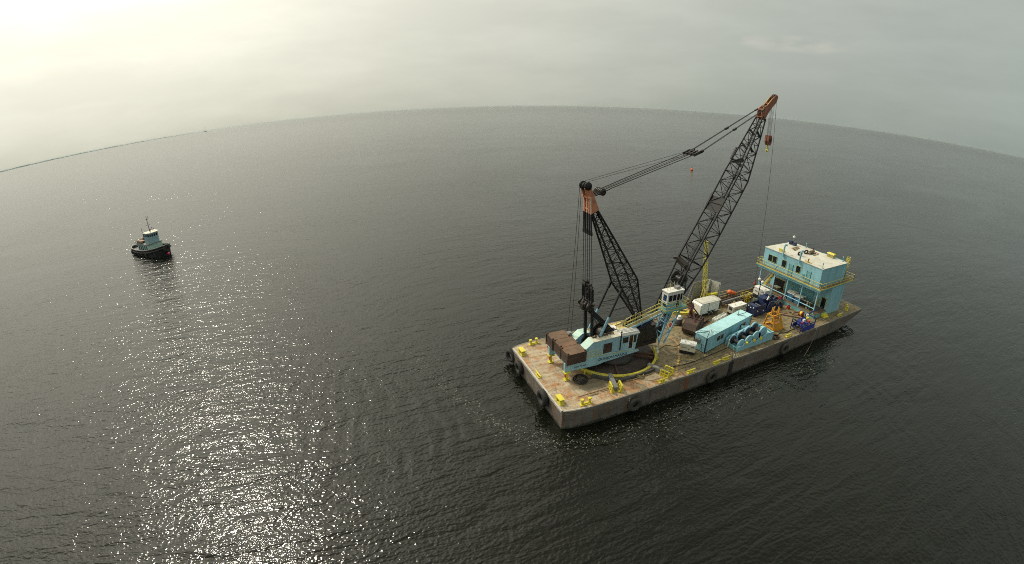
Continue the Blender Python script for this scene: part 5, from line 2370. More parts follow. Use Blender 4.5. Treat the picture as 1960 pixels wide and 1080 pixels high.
# ------------------------------------------------------------------ blue rack on the edge
def make_blue_rack():
    t = thing('pipe_rack', 'dark blue steel rack cluttered with gear at the near deck edge', 'rack', (45.3, 1.2, ZD))
    m = MB()
    for u in (43.3, 44.7, 46.1, 47.4):
        for v in (.2, 2.1):
            m.bar((u, v, ZD), (u, v, ZD + (1.85 if u in (43.3,) or (u == 47.4) else 1.25)), .12)
    for z in (.55, 1.2):
        for v in (.2, 2.1):
            m.bar((43.3, v, ZD + z), (47.4, v, ZD + z), .09)
    for u in (43.3, 44.7, 46.1, 47.4):
        m.bar((u, .2, ZD + .55), (u, 2.1, ZD + .55), .09)
    m.bar((43.3, .2, ZD + 1.8), (43.3, 2.1, ZD + 1.8), .12)
    m.bar((47.4, .2, ZD + 1.8), (47.4, 2.1, ZD + 1.8), .12)
    m.build('frame', NAVY, t)
    blu = paint('royal_blue', (0.03, 0.045, 0.28), 0.5, 0.3)
    for v in (.12, 2.1):
        m = MB()
        m.box(43.8, 47.4, v, v + .06, ZD + .1, ZD + .95)
        m.build('side_panel', blu, t)
    m = MB()
    rr = random.Random(4)
    for k in range(16):
        m.obox((43.7 + 3.5 * rr.random(), .5 + 1.4 * rr.random(), ZD + .75 + .5 * rr.random()), (.5, .2 + .3 * rr.random(), .25), rr.random() * 3)
    m.build('stored_gear', blu, t)
    for k, (mt, p) in enumerate(((RED, (46.1, .7, ZD + 1.2)), (YEL, (46.6, 1.3, ZD + 1.5)), (RED, (44.6, 1.0, ZD + 1.1)), (WHITE, (45.4, 1.2, ZD + 1.4)), (TARP, (47.2, 1.8, ZD + 1.7)))):
        m = MB()
        m.obox(p, (.42, .3, .38), k)
        m.build('gear_bag', mt, t)


make_blue_rack()


def make_long_pipe():
    t = thing('long_pipe', 'long dark blue pipe running from the blue rack up to the deckhouse door', 'pipe', (50, 2.5, ZD))
    m = MB()
    m.tube((47.6, 2.2, ZD + 1.45), (53.3, 2.7, ZD + 1.6), .13, 10)
    m.build('tube', NAVY, t)
    m = MB()
    m.lathe((47.6, 2.2, ZD + 1.45), [(.1, -.1), (.22, -.1), (.22, .05), (.1, .05)], 12, (1, .1, 0))
    m.bar((48.3, 2.25, ZD), (48.3, 2.25, ZD + 1.4), .1)
    m.build('flange_stand', BLACK, t)


make_long_pipe()


def small(name, label, cat, loc, parts, group=None):
    """a small thing given as (part name, material, function filling a mesh)"""
    t = thing(name, label, cat, loc, group)
    for pn, mt, fn in parts:
        m = MB()
        fn(m, *loc)
        m.build(pn, mt, t)
    return t


small('fire_cabinet', 'red cabinet on a post in front of the blue tanks', 'fire cabinet', (50.1, 9.6, ZD), [
    ('post', GREY, lambda m, x, y, z: m.box(x - .06, x + .06, y - .06, y + .06, z, z + .7)),
    ('cabinet', RED, lambda m, x, y, z: m.box(x - .28, x + .28, y - .3, y + .3, z + .7, z + 1.45)),
    ('cap', paint('dark_maroon', (0.06, 0.025, 0.03)), lambda m, x, y, z: m.prism([(x - .32, y - .34, z + 1.45), (x + .32, y - .34, z + 1.45), (x + .2, y - .34, z + 1.56), (x - .2, y - .34, z + 1.56)], (0, .68, 0)))])
small('fuel_can', 'red fuel can on the deck beside the platform edge below the tanks', 'can', (49.6, 7.2, ZD), [
    ('body', RED, lambda m, x, y, z: m.box(x - .3, x + .3, y - .2, y + .2, z + .02, z + .62)),
    ('handle', BLACK, lambda m, x, y, z: m.path([(x - .2, y, z + .62), (x - .2, y, z + .75), (x + .1, y, z + .75), (x + .1, y, z + .62)], .04)),
    ('spout', BLACK, lambda m, x, y, z: m.tube((x + .22, y, z + .6), (x + .34, y, z + .8), .05))])
small('hose_reel', 'red and yellow hose reel standing near the blue rack', 'hose reel', (49.0, 4.0, ZD), [
    ('stand', BLACK, lambda m, x, y, z: (m.bar((x - .4, y - .4, z), (x, y - .4, z + .6), .08), m.bar((x + .4, y - .4, z), (x, y - .4, z + .6), .08), m.bar((x - .4, y + .4, z), (x, y + .4, z + .6), .08), m.bar((x + .4, y + .4, z), (x, y + .4, z + .6), .08))),
    ('drum', RED, lambda m, x, y, z: m.lathe((x, y - .35, z + .62), [(.1, 0), (.5, .01), (.5, .06), (.25, .08), (.25, .6), (.5, .62), (.5, .68), (.1, .7)], 18, (0, 1, 0))),
    ('hose', YEL, lambda m, x, y, z: m.lathe((x, y - .25, z + .62), [(.2, 0), (.38, .02), (.40, .22), (.38, .45), (.2, .47)], 16, (0, 1, 0)))])
for i, (x0, y0, x1, y1, lb) in enumerate(((46.2, 9.9 - 2.6, 49.3, 3.6, 'long brown plank lying between the orange frame and the deckhouse'),
                                          (45.4, 7.2, 48.6, 3.5, 'second brown plank beside it, nearer to the orange frame'))):
    small('deck_plank', ('long brown plank lying in front of the veranda, nearer the deckhouse', 'long brown plank lying in front of the veranda, nearer the orange frame')[i], 'plank', (x0, y0, ZD), [
        ('board', WOOD if i else paint('red_brown_timber', (0.20, 0.10, 0.06), 0.8, 0.3), lambda m, x, y, z, q=(x1, y1): m.bar((x, y, z + .12), (q[0], q[1], z + .12), .42, .2))],
        'brown planks in front of the veranda')

# ------------------------------------------------------------------ far side of the deck
def make_drill_rig():
    t = thing('drill_rig', 'yellow drill rig with a tall lattice mast near the white screens', 'drill rig', (35.8, 15.0, ZD))
    b, d = Vector((35.5, 15.2, ZD + .9)), Vector((33.6, 15.0, 14.6))
    m = MB()
    w = .28
    A = [b + Vector((sx * w, sy * w, 0)) for sx, sy in ((-1, -1), (-1, 1), (1, 1), (1, -1))]
    B = [d + Vector((sx * w * .8, sy * w * .8, 0)) for sx, sy in ((-1, -1), (-1, 1), (1, 1), (1, -1))]
    lattice(m, A, B, 11, .055, .025)
    m.build('mast', YEL, t)
    m = MB()
    m.tube((33.0, 14.2, ZD + .8), (35.0, 15.1, 7.4), .05)
    m.tube((33.8, 13.8, ZD + .8), (35.0, 15.1, 6.6), .05)
    m.build('mast_stay', YELR, t)
    m = MB()
    m.box(33.6, 38.4, 14.4, 15.9, ZD + .5, ZD + .9)
    m.box(36.2, 37.8, 14.5, 15.8, ZD + .9, ZD + 1.9)
    m.box(34.0, 34.9, 14.5, 15.6, ZD + .9, ZD + 1.5)
    m.build('chassis', YEL, t)
    m = MB()
    m.box(36.4, 37.9, 14.45, 15.0, ZD + 1.9, ZD + 2.3)
    m.box(33.7, 34.2, 14.45, 15.1, ZD + 1.5, ZD + 1.75)
    m.build('engine_cover', YEL, t)
    m = MB()
    m.tube((35.0, 14.35, ZD + 1.2), (36.2, 14.35, ZD + 1.4), .16)
    m.obox((35.4, 14.6, ZD + 1.3), (.9, .5, .6), .2)
    m.obox((37.3, 14.35, ZD + 1.25), (.7, .3, .5), .1)
    m.build('hydraulics', GREASE, t)
    for u, v in ((38.3, 14.5), (37.6, 16.0), (34.2, 14.35), (34.2, 16.0)):
        m = MB()
        m.torus((u, v, ZD + .62), (.25, 1, 0), .4, .22, 20, 8, .7)
        wv = m.build('wheel', RUBBER, t)
        m = MB()
        m.lathe((u, v - .1, ZD + .62), [(.05, 0), (.26, .02), (.26, .18), (.05, .2)], 14, (0, 1, 0))
        m.build('rim', GREY, wv)


make_drill_rig()


def make_screen(pts, z1, label, mt, lean=(0, 0, 0)):
    t = thing('wind_screen', label, 'screen', (pts[0][0], pts[0][1], ZD), 'tall white sheet screens on the far deck edge')
    (x0, y0), (x1, y1) = pts
    p, q = Vector((x0, y0, ZD)), Vector((x1, y1, ZD))
    up = Vector((lean[0], lean[1], z1 - ZD))
    n = (q - p).cross(Vector((0, 0, 1))).normalized() * .06
    m = MB()
    m.prism([p, q, q + up, p + up], n)
    m.build('sheet', mt, t)
    m = MB()
    k = max(3, int((q - p).length / .45))
    for i in range(k + 1):
        c = p.lerp(q, i / k)
        m.bar(c - n * .4, c - n * .4 + up, .05)
    m.build('rib', GREY, t)
    m = MB()
    for f in (.1, .9):
        c = p.lerp(q, f) + n * 2
        m.bar(c, c + up * .95, .1)
        m.bar(c + up * .8, c + n * 14, .08)
    m.build('brace', GREY, t)


SHEETG = paint('grey_sheet', (0.24, 0.235, 0.20), 0.6, 0.12, (0.12, 0.1, 0.07), 0.4)
make_screen(((31.9, 16.35), (35.6, 16.35)), 6.9, 'grey sheet screen leaning back between the boom and the drill mast', SHEETG, (1.5, -.05, 0))
make_screen(((35.7, 16.35), (37.6, 16.35)), 6.9, 'white sheet screen standing behind the drill rig engine', SHEETW)
make_screen(((37.7, 16.3), (38.35, 14.5)), 6.7, 'white sheet screen turned edgewise beside the stowed pipes', SHEETW)

# long pipes and spars stowed along the far side
spars = [((38.6, 12.75), (46.2, 13.2), .2, RUSTD, 'rust brown pipe next to the cream generator in the far side stack'),
         ((38.4, 13.3), (47.0, 13.75), .17, GREASE, 'black pipe second from the near side of the far side stack'),
         ((38.6, 13.9), (46.6, 14.3), .22, GREY, 'grey pipe in the middle of the far side stack'),
         ((38.9, 14.6), (45.6, 14.95), .18, RUSTD, 'brown pipe under the orange basket in the far side stack'),
         ((38.8, 15.6), (49.5, 15.95), .2, WOOD, 'long timber spar near the far deck edge'),
         ((39.4, 16.15), (50.5, 16.3), .15, GREASE, 'long black pipe along the very edge of the far deck side')]
for (a, b, r, mt, lb) in spars:
    t = thing('stowed_pipe', lb, 'pipe', (a[0], a[1], ZD), 'long pipes stowed on the far side of the deck')
    m = MB()
    m.tube((a[0], a[1], ZD + .25 + r), (b[0], b[1], ZD + .25 + r), r, 10)
    m.build('shaft', mt, t)
    m = MB()
    for e in (a, b):
        m.lathe((e[0], e[1], ZD + .25 + r), [(r * .5, -.08), (r * 1.3, -.08), (r * 1.3, .06), (r * .5, .06)], 12, (1, .05, 0))
    for f in (.2, .75):
        x, y = a[0] + (b[0] - a[0]) * f, a[1] + (b[1] - a[1]) * f
        m.box(x - .1, x + .1, y - .25, y + .25, ZD, ZD + .26)
    m.build('bearing_block', WOOD, t)

small('lifting_basket', 'bright orange bundle on dark legs beside the stowed pipes', 'bundle', (42.4, 15.3, ZD), [
    ('leg', GREASE, lambda m, x, y, z: [m.bar((x + a * .5, y + b * .4, z), (x + a * .4, y + b * .3, z + 1.0), .1) for a in (-1, 1) for b in (-1, 1)]),
    ('bundle', HIVIS, lambda m, x, y, z: (m.ball((x - .3, y, z + 1.35), .48, 10, 7, .85), m.ball((x + .25, y - .1, z + 1.2), .42, 10, 7, .8))),
    ('arm', HIVIS, lambda m, x, y, z: (m.bar((x + .3, y, z + 1.2), (x + 1.25, y - .2, z + .95), .3, .34), m.bar((x + 1.2, y - .2, z + .9), (x + 1.3, y - .25, z + .3), .12)))])
small('guard_frame', 'yellow and orange tubular guard frame beside the pipes', 'guard frame', (44.2, 13.0, ZD), [
    ('tube_frame', YEL, lambda m, x, y, z: railing(m, [(x - .9, y - .5, z), (x + .9, y - .5, z), (x + .9, y + .6, z), (x - .9, y + .6, z)], 1.6, .05, .6)),
    ('reel', RUST, lambda m, x, y, z: m.lathe((x, y - .3, z + .7), [(.1, 0), (.55, .02), (.5, .3), (.55, .58), (.1, .6)], 16, (0, 1, 0))),
    ('orange_bar', ORANGE, lambda m, x, y, z: (m.bar((x - .4, y - .3, z + .2), (x - .2, y - .3, z + 1.7), .1), m.bar((x + .1, y - .3, z + .2), (x + .2, y - .3, z + 1.6), .1)))])
small('edge_railing', 'yellow railing on the far deck edge behind the orange bundle', 'railing', (41.2, 16.45, ZD), [
    ('rails', YELR, lambda m, x, y, z: railing(m, [(x - 1.8, y, z), (x + 2.4, y, z)], 1.1, .035, 1.0)),
    ('kick_plate', YELR, lambda m, x, y, z: m.box(x - 1.8, x + 2.4, y - .02, y + .02, z + .02, z + .16))])
small('pipe_stand', 'yellow upright stand between the stowed pipes and cream generator', 'stand', (39.9, 12.2, ZD), [
    ('upright', YELR, lambda m, x, y, z: (m.bar((x, y, z), (x, y, z + 1.2), .1), m.bar((x, y, z + 1.2), (x + .3, y, z + 1.2), .1))),
    ('foot', YELR, lambda m, x, y, z: m.box(x - .25, x + .25, y - .25, y + .25, z, z + .06))])


# ------------------------------------------------------------------ gear between the tower and trailer
def make_spreader():
    t = thing('spreader_beam', 'bright yellow curved spreader beam lying near the white tank', 'beam', (29.6, 13.6, ZD))
    m = MB()
    pts = [(27.6, 13.9), (28.4, 13.6), (29.3, 13.1), (30.1, 12.9), (30.9, 13.05)]
    for (a, b), (c, d) in zip(pts[:-1], pts[1:]):
        m.bar((a, b, ZD + .75), (c, d, ZD + .75), .45, .38)
    m.build('curved_arm', YEL, t)
    m = MB()
    m.obox((27.8, 13.9, ZD + .85), (1.0, .6, .5), -.4)
    m.obox((30.5, 12.9, ZD + .8), (.7, .7, .6), .2)
    for x, y in ((28.4, 13.6), (30.2, 12.95)):
        m.box(x - .12, x + .12, y - .12, y + .12, ZD, ZD + .6)
    m.build('end_block', YEL, t)


make_spreader()
for i, (a, b, mt, lb) in enumerate((((28.6, 16.3), (31.0, 12.8), SALMON, 'faded red pipe beside the yellow spreader beam'),
                                    ((28.1, 16.1), (30.4, 12.9), YELR, 'pale yellow pipe beside the yellow spreader beam'))):
    small('deck_pipe', lb, 'pipe', (a[0], a[1], ZD), [
        ('tube', mt, lambda m, x, y, z, b=b: m.tube((x, y, z + 1.0), (b[0], b[1], z + .95), .13, 10)),
        ('rest', WOOD, lambda m, x, y, z, b=b: [m.box(x + (b[0] - x) * f - .12, x + (b[0] - x) * f + .12, y + (b[1] - y) * f - .12, y + (b[1] - y) * f + .12, z, z + .88) for f in (.15, .85)])],
        'pipes resting beside the spreader beam')
rr = random.Random(11)
small('scrap_heap', 'heap of dark brown machine scrap between trailer and drill rig', 'scrap', (31.5, 15.3, ZD), [
    ('scrap', RUSTD, lambda m, x, y, z: [m.obox((x + rr.uniform(-1.4, 1.4), y + rr.uniform(-.7, .7), z + rr.uniform(.2, .9)), (rr.uniform(.3, .9), rr.uniform(.2, .5), rr.uniform(.15, .5)), rr.uniform(0, 3), rr.uniform(-.4, .4)) for _ in range(20)]),
    ('loose_tubes', RUST, lambda m, x, y, z: [m.tube((x + rr.uniform(-1.3, 0), y + rr.uniform(-.6, .6), z + .5), (x + rr.uniform(0, 1.4), y + rr.uniform(-.6, .6), z + rr.uniform(.5, 1.2)), .08) for _ in range(7)])])
small('white_tank', 'round dark tank with a white lid standing beside the tower legs', 'tank', (26.6, 11.8, ZD), [
    ('drum', paint('dark_purple_grey', (0.075, 0.065, 0.075), 0.6, 0.2), lambda m, x, y, z: m.lathe((x, y, z), [(.62, 0), (.66, .06), (.66, 1.0), (.6, 1.02)], 18)),
    ('lid', WHITE, lambda m, x, y, z: m.lathe((x, y, z + 1.02), [(.64, 0), (.66, .1), (.42, .14), (.42, .42), (.38, .46)], 6)),
    ('base_ring', WOOD, lambda m, x, y, z: m.torus((x - .25, y + .35, z + .12), (0, 0, 1), .7, .12, 18, 6))])
small('fuel_can', 'small red fuel can on the deck near the tower legs', 'can', (24.9, 11.6, ZD), [
    ('body', RED, lambda m, x, y, z: m.box(x - .2, x + .2, y - .16, y + .16, z + .01, z + .5)),
    ('handle', BLACK, lambda m, x, y, z: m.path([(x - .14, y, z + .5), (x - .14, y, z + .6), (x + .1, y, z + .6), (x + .1, y, z + .5)], .03))])
for i, (x, y, s) in enumerate(((33.2, 9.9, 1.0), (34.4, 10.15, 1.05), (35.6, 10.4, 1.0))):
    small('bulk_bag', ('plump white bulk bag behind the office roof, next to the bucket', 'plump white bulk bag behind the office roof, middle of three', 'plump white bulk bag behind the office roof, next to the cream generator')[i], 'bag', (x, y, ZD), [
        ('sack', TARP, lambda m, x, y, z, s=s: (m.obox((x, y, z + .22), (1.0 * s, .9 * s, .42), .3 * s), m.obox((x + .05, y, z + .47), (.8 * s, .7 * s, .16), .3 * s + .1))),
        ('loop', TARP, lambda m, x, y, z, s=s: (m.path([(x - .3, y, z + .5), (x - .2, y, z + .78), (x + .05, y, z + .62)], .05), m.path([(x, y + .2, z + .58), (x + .15, y + .1, z + .8), (x + .3, y, z + .5)], .05)))],
        'white bulk bags behind the office')


def make_coil(loc, r, k, label, mt, name='rope_coil', cat='coil', group=None):
    t = thing(name, label, cat, loc, group)
    x, y, z = loc
    g = random.Random(int(x * 10))
    m = MB()
    for i in range(k):
        rad = r * (1 - .05 * i) * g.uniform(.75, 1.02)
        m.torus((x + g.uniform(-.12, .12), y + g.uniform(-.12, .12), z + .07 + i * .065), (g.uniform(-.12, .12), g.uniform(-.12, .12), 1), rad, .06, 22, 5)
    m.build('turns', mt, t)
    m = MB()
    m.path([(x + r * .8, y, z + .08), (x + r * 1.3, y - .35, z + .06), (x + r * 1.6, y - .2, z + .06)], .055)
    m.build('loose_end', mt, t)


make_coil((5.0, 5.2, ZD), .95, 7, 'dark wire coil on the stern deck below the crane tail', GREASE)
make_coil((12.4, 2.75, ZD), .6, 5, 'tan rope coil beside the yellow ring kerb', paint('tan_rope', (0.30, 0.23, 0.12), 0.85, 0.3))
make_coil((38.0, 1.3, ZD), .7, 6, 'rusty chain heap at the bow end of the teal winch', RUST, 'chain_heap', 'chain')
make_coil((15.3, 3.0, ZD), .5, 4, 'pale wire coil near the outrigger chock by the yellow stripe', GREY)


def make_hose(pts, r, mt, label, name='deck_hose'):
    t = thing(name, label, 'hose', (pts[0][0], pts[0][1], ZD))
    m = MB()
    P = [Vector((x, y, ZD + r + .01)) for x, y in pts]
    # smooth the polyline
    for _ in range(2):
        Q = [P[0]]
        for a, b in zip(P[:-1], P[1:]):
            Q += [a.lerp(b, .25), a.lerp(b, .75)]
        P = Q + [P[-1]]
    m.path(P, r, 6)
    m.build('tube', mt, t)
    m = MB()
    for e in (P[0], P[-1]):
        m.lathe(e - Vector((0, 0, r)), [(r * 1.6, 0), (r * 1.6, r * 2.2), (r * .6, r * 2.4)], 8)
    m.build('coupling', GREY, t)


make_hose([(10.2, 2.6), (11.4, 2.3), (12.6, 2.6), (14.0, 2.35), (15.0, 3.1), (16.4, 3.4)], .07, MATS['tan_rope'], 'tan hose snaking along the near side of the ring kerb')
make_hose([(37.4, 1.9), (39.0, 1.6), (40.3, 1.9), (41.2, 1.3), (42.9, 1.7), (43.6, 1.3)], .06, BLACK, 'black hose curling between the winch and the blue rack')
make_hose([(18.9, 7.0), (20.6, 7.6), (21.6, 6.4), (23.0, 6.9), (24.2, 8.1)], .06, MATS['tan_rope'], 'tan hose lying on the open deck near the bucket')
make_hose([(17.6, 2.5), (20.5, 2.1), (24.0, 2.35), (28.8, 2.7)], .05, BLACK, 'thin black cable running along the deck below the office')
make_hose([(43.8, 7.4), (46.0, 5.9), (48.6, 6.2), (50.2, 5.2)], .06, BLACK, 'black hose lying in front of the veranda platform')
small('timber_stack', 'pile of pale timbers on the far deck behind the crane mast', 'timber', (15.4, 14.6, ZD), [
    ('layer', paint('pale_timber', (0.40, 0.30, 0.15), 0.8, 0.2), lambda m, x, y, z: [m.box(x - 2.2, x + 2.0, y - .9 + k * .46, y - .5 + k * .46, z + .25, z + .65) for k in range(4)]),
    ('bearer', WOOD, lambda m, x, y, z: [m.box(x - 1.6 + k * 3, x - 1.4 + k * 3, y - .95, y + .95, z, z + .25) for k in range(2)]),
    ('top_board', YELR, lambda m, x, y, z: m.obox((x + 1.2, y + .2, z + .72), (1.9, .3, .12), .2))])
small('roll_cage', 'small pale roll of hose on the deck between tower legs and crane front', 'hose roll', (20.6, 10.6, ZD), [
    ('roll', paint('pale_green_grey', (0.32, 0.36, 0.30), 0.7, 0.2), lambda m, x, y, z: m.tube((x - 1.2, y, z + .55), (x + 1.2, y + .6, z + .55), .52, 16)),
    ('cradle', GREASE, lambda m, x, y, z: [m.box(x - .9 + k * 1.6, x - .7 + k * 1.6, y - .5, y + .8, z, z + .3) for k in range(2)])])

# ------------------------------------------------------------------ more working clutter
for i, (x, y, mt, lb) in enumerate(((49.2, 11.4, BLUE, 'blue oil drum standing apart before the veranda corner post'),
                                    (49.6, 12.2, RED, 'dull red oil drum standing between the white generator and the veranda'),
                                    (28.6, 11.4, GREY, 'grey oil drum beside the bucket hanger and white trailer'))):
    small('oil_drum', lb, 'drum', (x, y, ZD), [
        ('shell', mt, lambda m, x, y, z: m.lathe((x, y, z), [(.29, 0), (.3, .02), (.29, .28), (.305, .3), (.29, .32), (.29, .58), (.305, .6), (.29, .62), (.29, .87), (.3, .89)], 16)),
        ('lid', GREASE, lambda m, x, y, z: m.lathe((x, y, z + .88), [(.27, 0), (.27, .012), (.05, .02)], 16))],
        'oil drums on the deck')
for i, (x, y, rz, mt, lb) in enumerate(((30.6, 10.0, .3, RUSTD, 'dark rusty girder lying between the bucket and the white trailer'),
                                        (30.2, 10.9, .15, RUST, 'brown rusty girder lying against the white trailer wheels'),
                                        (29.6, 8.3, .2, RUSTD, 'short dark girder lying along the back of the office'))):
    small('steel_girder', lb, 'girder', (x, y, ZD), [
        ('web', mt, lambda m, x, y, z, rz=rz: m.obox((x, y, z + .25), (3.0, .06, .4), rz)),
        ('flange', mt, lambda m, x, y, z, rz=rz: (m.obox((x, y, z + .03), (3.0, .3, .05), rz), m.obox((x, y, z + .47), (3.0, .3, .05), rz)))],
        'loose girders behind the office')
small('wooden_pallet', 'wooden pallet stacked with grey sacks beside the navy power pack', 'pallet', (39.2, 8.2, ZD), [
    ('slats', WOOD, lambda m, x, y, z: ([m.box(x - .6, x + .6, y - .5 + k * .22, y - .36 + k * .22, z + .1, z + .13) for k in range(5)], [m.box(x - .6 + k * .55, x - .5 + k * .55, y - .5, y + .52, z, z + .1) for k in range(3)])),
    ('sack', paint('grey_sack', (0.30, 0.28, 0.23), 0.8, 0.2), lambda m, x, y, z: [m.ball((x - .3 + .6 * (k % 2), y - .22 + .45 * (k // 2 % 2), z + .26 + .2 * (k // 4)), .3, 10, 6, .42) for k in range(7)])])
small('welding_set', 'small blue welding set on wheels beside the fire cabinet', 'welder', (48.7, 10.3, ZD), [
    ('case', paint('royal_blue', (0.03, 0.045, 0.28)), lambda m, x, y, z: m.box(x - .45, x + .45, y - .3, y + .3, z + .25, z + .85)),
    ('wheel', RUBBER, lambda m, x, y, z: [m.torus((x - .3 + .6 * k, y - .34, z + .16), (0, 1, 0), .1, .06, 12, 6) for k in range(2)]),
    ('handle', BLACK, lambda m, x, y, z: m.path([(x - .45, y - .25, z + .8), (x - .75, y - .25, z + 1.05), (x - .75, y + .25, z + 1.05), (x - .45, y + .25, z + .8)], .03))])
make_coil((29.9, 6.9, ZD), .55, 5, 'grey wire coil behind the middle of the office', GREY)
make_coil((48.0, 5.6, ZD), .6, 5, 'tan rope coil between the brown planks and the hose reel', MATS['tan_rope'])
make_coil((22.6, 13.6, ZD), .7, 6, 'dark rope coil on the far deck beyond the tower legs', GREASE)
make_hose([(31.0, 6.6), (33.5, 8.4), (36.5, 8.9), (38.5, 7.6), (40.6, 7.2)], .06, MATS['tan_rope'], 'tan hose running from the office back to the navy power pack')
make_hose([(41.5, 11.2), (43.0, 10.9), (44.5, 11.6), (45.6, 11.2)], .07, BLACK, 'black hose between the cream generator and green tool chest')
small('hatch_cover', 'low square steel hatch in the stern deck near the far bollard', 'hatch', (5.2, 13.6, ZD), [
    ('coaming', paint('gunwale_steel', (0.2, 0.185, 0.15)), lambda m, x, y, z: m.box(x - .6, x + .6, y - .6, y + .6, z, z + .2)),
    ('lid', GREY, lambda m, x, y, z: m.box(x - .66, x + .66, y - .66, y + .66, z + .2, z + .25)),
    ('hinge', RUSTD, lambda m, x, y, z: m.tube((x - .66, y - .4, z + .24), (x - .66, y + .4, z + .24), .05))])

# ------------------------------------------------------------------ tugboat
def make_tug():
    Lt, Bt = 24.0, 7.4
    t = thing('tugboat', 'small black hulled tugboat with teal wheelhouse floating alone on the water', 'tugboat', (0, 0, 0))
    st = [(-12.0, 1.6, 2.1), (-11.2, 2.7, 2.0), (-9, 3.4, 1.85), (-5, 3.7, 1.8), (0, 3.7, 1.95), (4, 3.6, 2.3), (7.5, 3.1, 2.75), (10, 2.2, 3.2), (11.5, 1.15, 3.5), (12.2, .35, 3.65)]
    m = MB()
    vs, fs = [], []
    for x, b, z in st:
        bl = b * (.92 if x < 8 else .75)
        xl = x - (.9 if x > 11 else 0)
        vs += [(xl, -bl, -1.0), (x, -b, z), (x, b, z), (xl, bl, -1.0)]
    for i in range(len(st) - 1):
        for j in (0, 2, 3):
            k = (j + 1) % 4
            fs.append((i * 4 + j, i * 4 + k, i * 4 + 4 + k, i * 4 + 4 + j))
    fs += [(0, 1, 2, 3), tuple(len(vs) - 4 + j for j in (3, 2, 1, 0))]
    m.add(vs, fs)
    m.build('hull', BLACK, t)
    m = MB()
    dv = [(x, s * max(b - .12, .05), z - .75) for s in (-1,) for x, b, z in st]
    dv2 = [(x, max(b - .12, .05), z - .75) for x, b, z in st]
    n = len(st)
    m.add(dv + dv2, [(i, i + 1, n + i + 1, n + i) for i in range(n - 1)])
    m.build('deck', paint('tug_deck', (0.13, 0.14, 0.13), 0.7, 0.3, rust=0.2), t)
    for s in (-1, 1):
        m = MB()
        for (x0, b0, z0), (x1, b1, z1) in zip(st[:-1], st[1:]):
            m.bar((x0, s * b0, z0 + .05), (x1, s * b1, z1 + .05), .3, .16)
        m.build('rail_cap', paint('grey_purple_cap', (0.22, 0.20, 0.20), 0.6, 0.2), t)
        m = MB()
        for (x0, b0, z0), (x1, b1, z1) in zip(st[:-1], st[1:]):
            m.tube((x0, s * (b0 + .1), z0 - .75), (x1, s * (b1 + .1), z1 - .8), .26, 8)
        m.build('rubber_fender', RUBBER, t)
        for x, b, z in ((-8.5, 3.5, .75), (-5.5, 3.7, .75), (-2.5, 3.75, .8), (.5, 3.75, .9), (3.4, 3.7, 1.1)):
            m = MB()
            m.torus((x, s * (b + .25), z), (0, 1, 0), .45, .2, 14, 6)
            m.build('tyre', RUBBER, t)
    m = MB()
    m.torus((11.9, 0, 2.6), (1, 0, .2), .75, .5, 16, 8)
    m.build('bow_pudding', RUBBER, t)
    m = MB()
    m.tube((-11.9, -1.2, 1.4), (-11.9, 1.2, 1.4), .45, 10)
    m.build('stern_fender', RUBBER, t)
    # deckhouse
    m = MB()
    m.box(-6.0, 3.2, -2.2, 2.2, 1.1, 3.7)
    m.prism([(3.2, -2.2, 1.1), (5.6, -1.6, 1.4), (5.6, 1.6, 1.4), (3.2, 2.2, 1.1)], (0, 0, 2.7))
    dh = m.build('deckhouse', paint('pale_teal_roof', (0.42, 0.60, 0.52)), t)
    m = MB()
    for x in (-5.2, -3.6, -2.2, -.6, 1.0):
        for s in (-1, 1):
            m.box(x, x + .8, s * 2.2 - .03, s * 2.2 + .03, 1.4, 3.1)
    m.build('cabin_door', NAVY, dh)
    m = MB()
    m.box(-6.5, 3.4, -2.7, 2.7, 3.7, 3.85)
    m.prism([(3.4, -2.7, 3.7), (6.0, -1.8, 4.1), (6.0, 1.8, 4.1), (3.4, 2.7, 3.7)], (0, 0, .15))
    m.build('boat_deck', GREY, t)
    # wheelhouse
    m = MB()
    pl = [(.6, -1.9), (3.6, -1.9), (5.0, -1.1), (5.0, 1.1), (3.6, 1.9), (.6, 1.9)]
    m.prism([(x, y, 3.85) for x, y in pl], (0, 0, 3.3))
    wh = m.build('wheelhouse', paint('tug_pale_blue', (0.27, 0.43, 0.48), 0.5, 0.1, (0.15, 0.18, 0.16), 0.4), t)
    m = MB()
    def win(p, q, k):
        p, q = Vector(p), Vector(q)
        nn = (q - p).cross(Vector((0, 0, 1))).normalized()
        if nn.dot((p + q) / 2 - Vector((2.5, 0, 0))) < 0:
            nn = -nn
        for i in range(k):
            a = p.lerp(q, (i + .15) / k) + nn * .03
            b = p.lerp(q, (i + .85) / k) + nn * .03
            m.add([a + Vector((0, 0, 6.1)), b + Vector((0, 0, 6.1)), b + Vector((0, 0, 6.85)), a + Vector((0, 0, 6.85)),
                   a - nn * .06 + Vector((0, 0, 6.1)), b - nn * .06 + Vector((0, 0, 6.1)), b - nn * .06 + Vector((0, 0, 6.85)), a - nn * .06 + Vector((0, 0, 6.85))], MB.BF)
    for i in range(len(pl)):
        a, b = pl[i], pl[(i + 1) % len(pl)]
        win((a[0], a[1], 0), (b[0], b[1], 0), 3 if abs(a[0] - b[0]) > 2 or abs(a[1] - b[1]) > 2 else 2)
    m.build('window_band', GLASS, wh)
    m = MB()
    m.prism([(x * 1.04 - .1, y * 1.12, 7.15) for x, y in pl], (0, 0, .16))
    m.build('roof', CREAM, wh)
    m = MB()
    m.tube((2.0, 0, 7.3), (1.7, 0, 12.2), .12, 8, .06)
    m.bar((1.85, -.7, 9.4), (1.85, .7, 9.4), .1)
    m.bar((1.75, -.5, 11.2), (1.75, .5, 11.2), .1)
    m.tube((1.8, .5, 11.2), (1.8, .5, 12.0), .05)
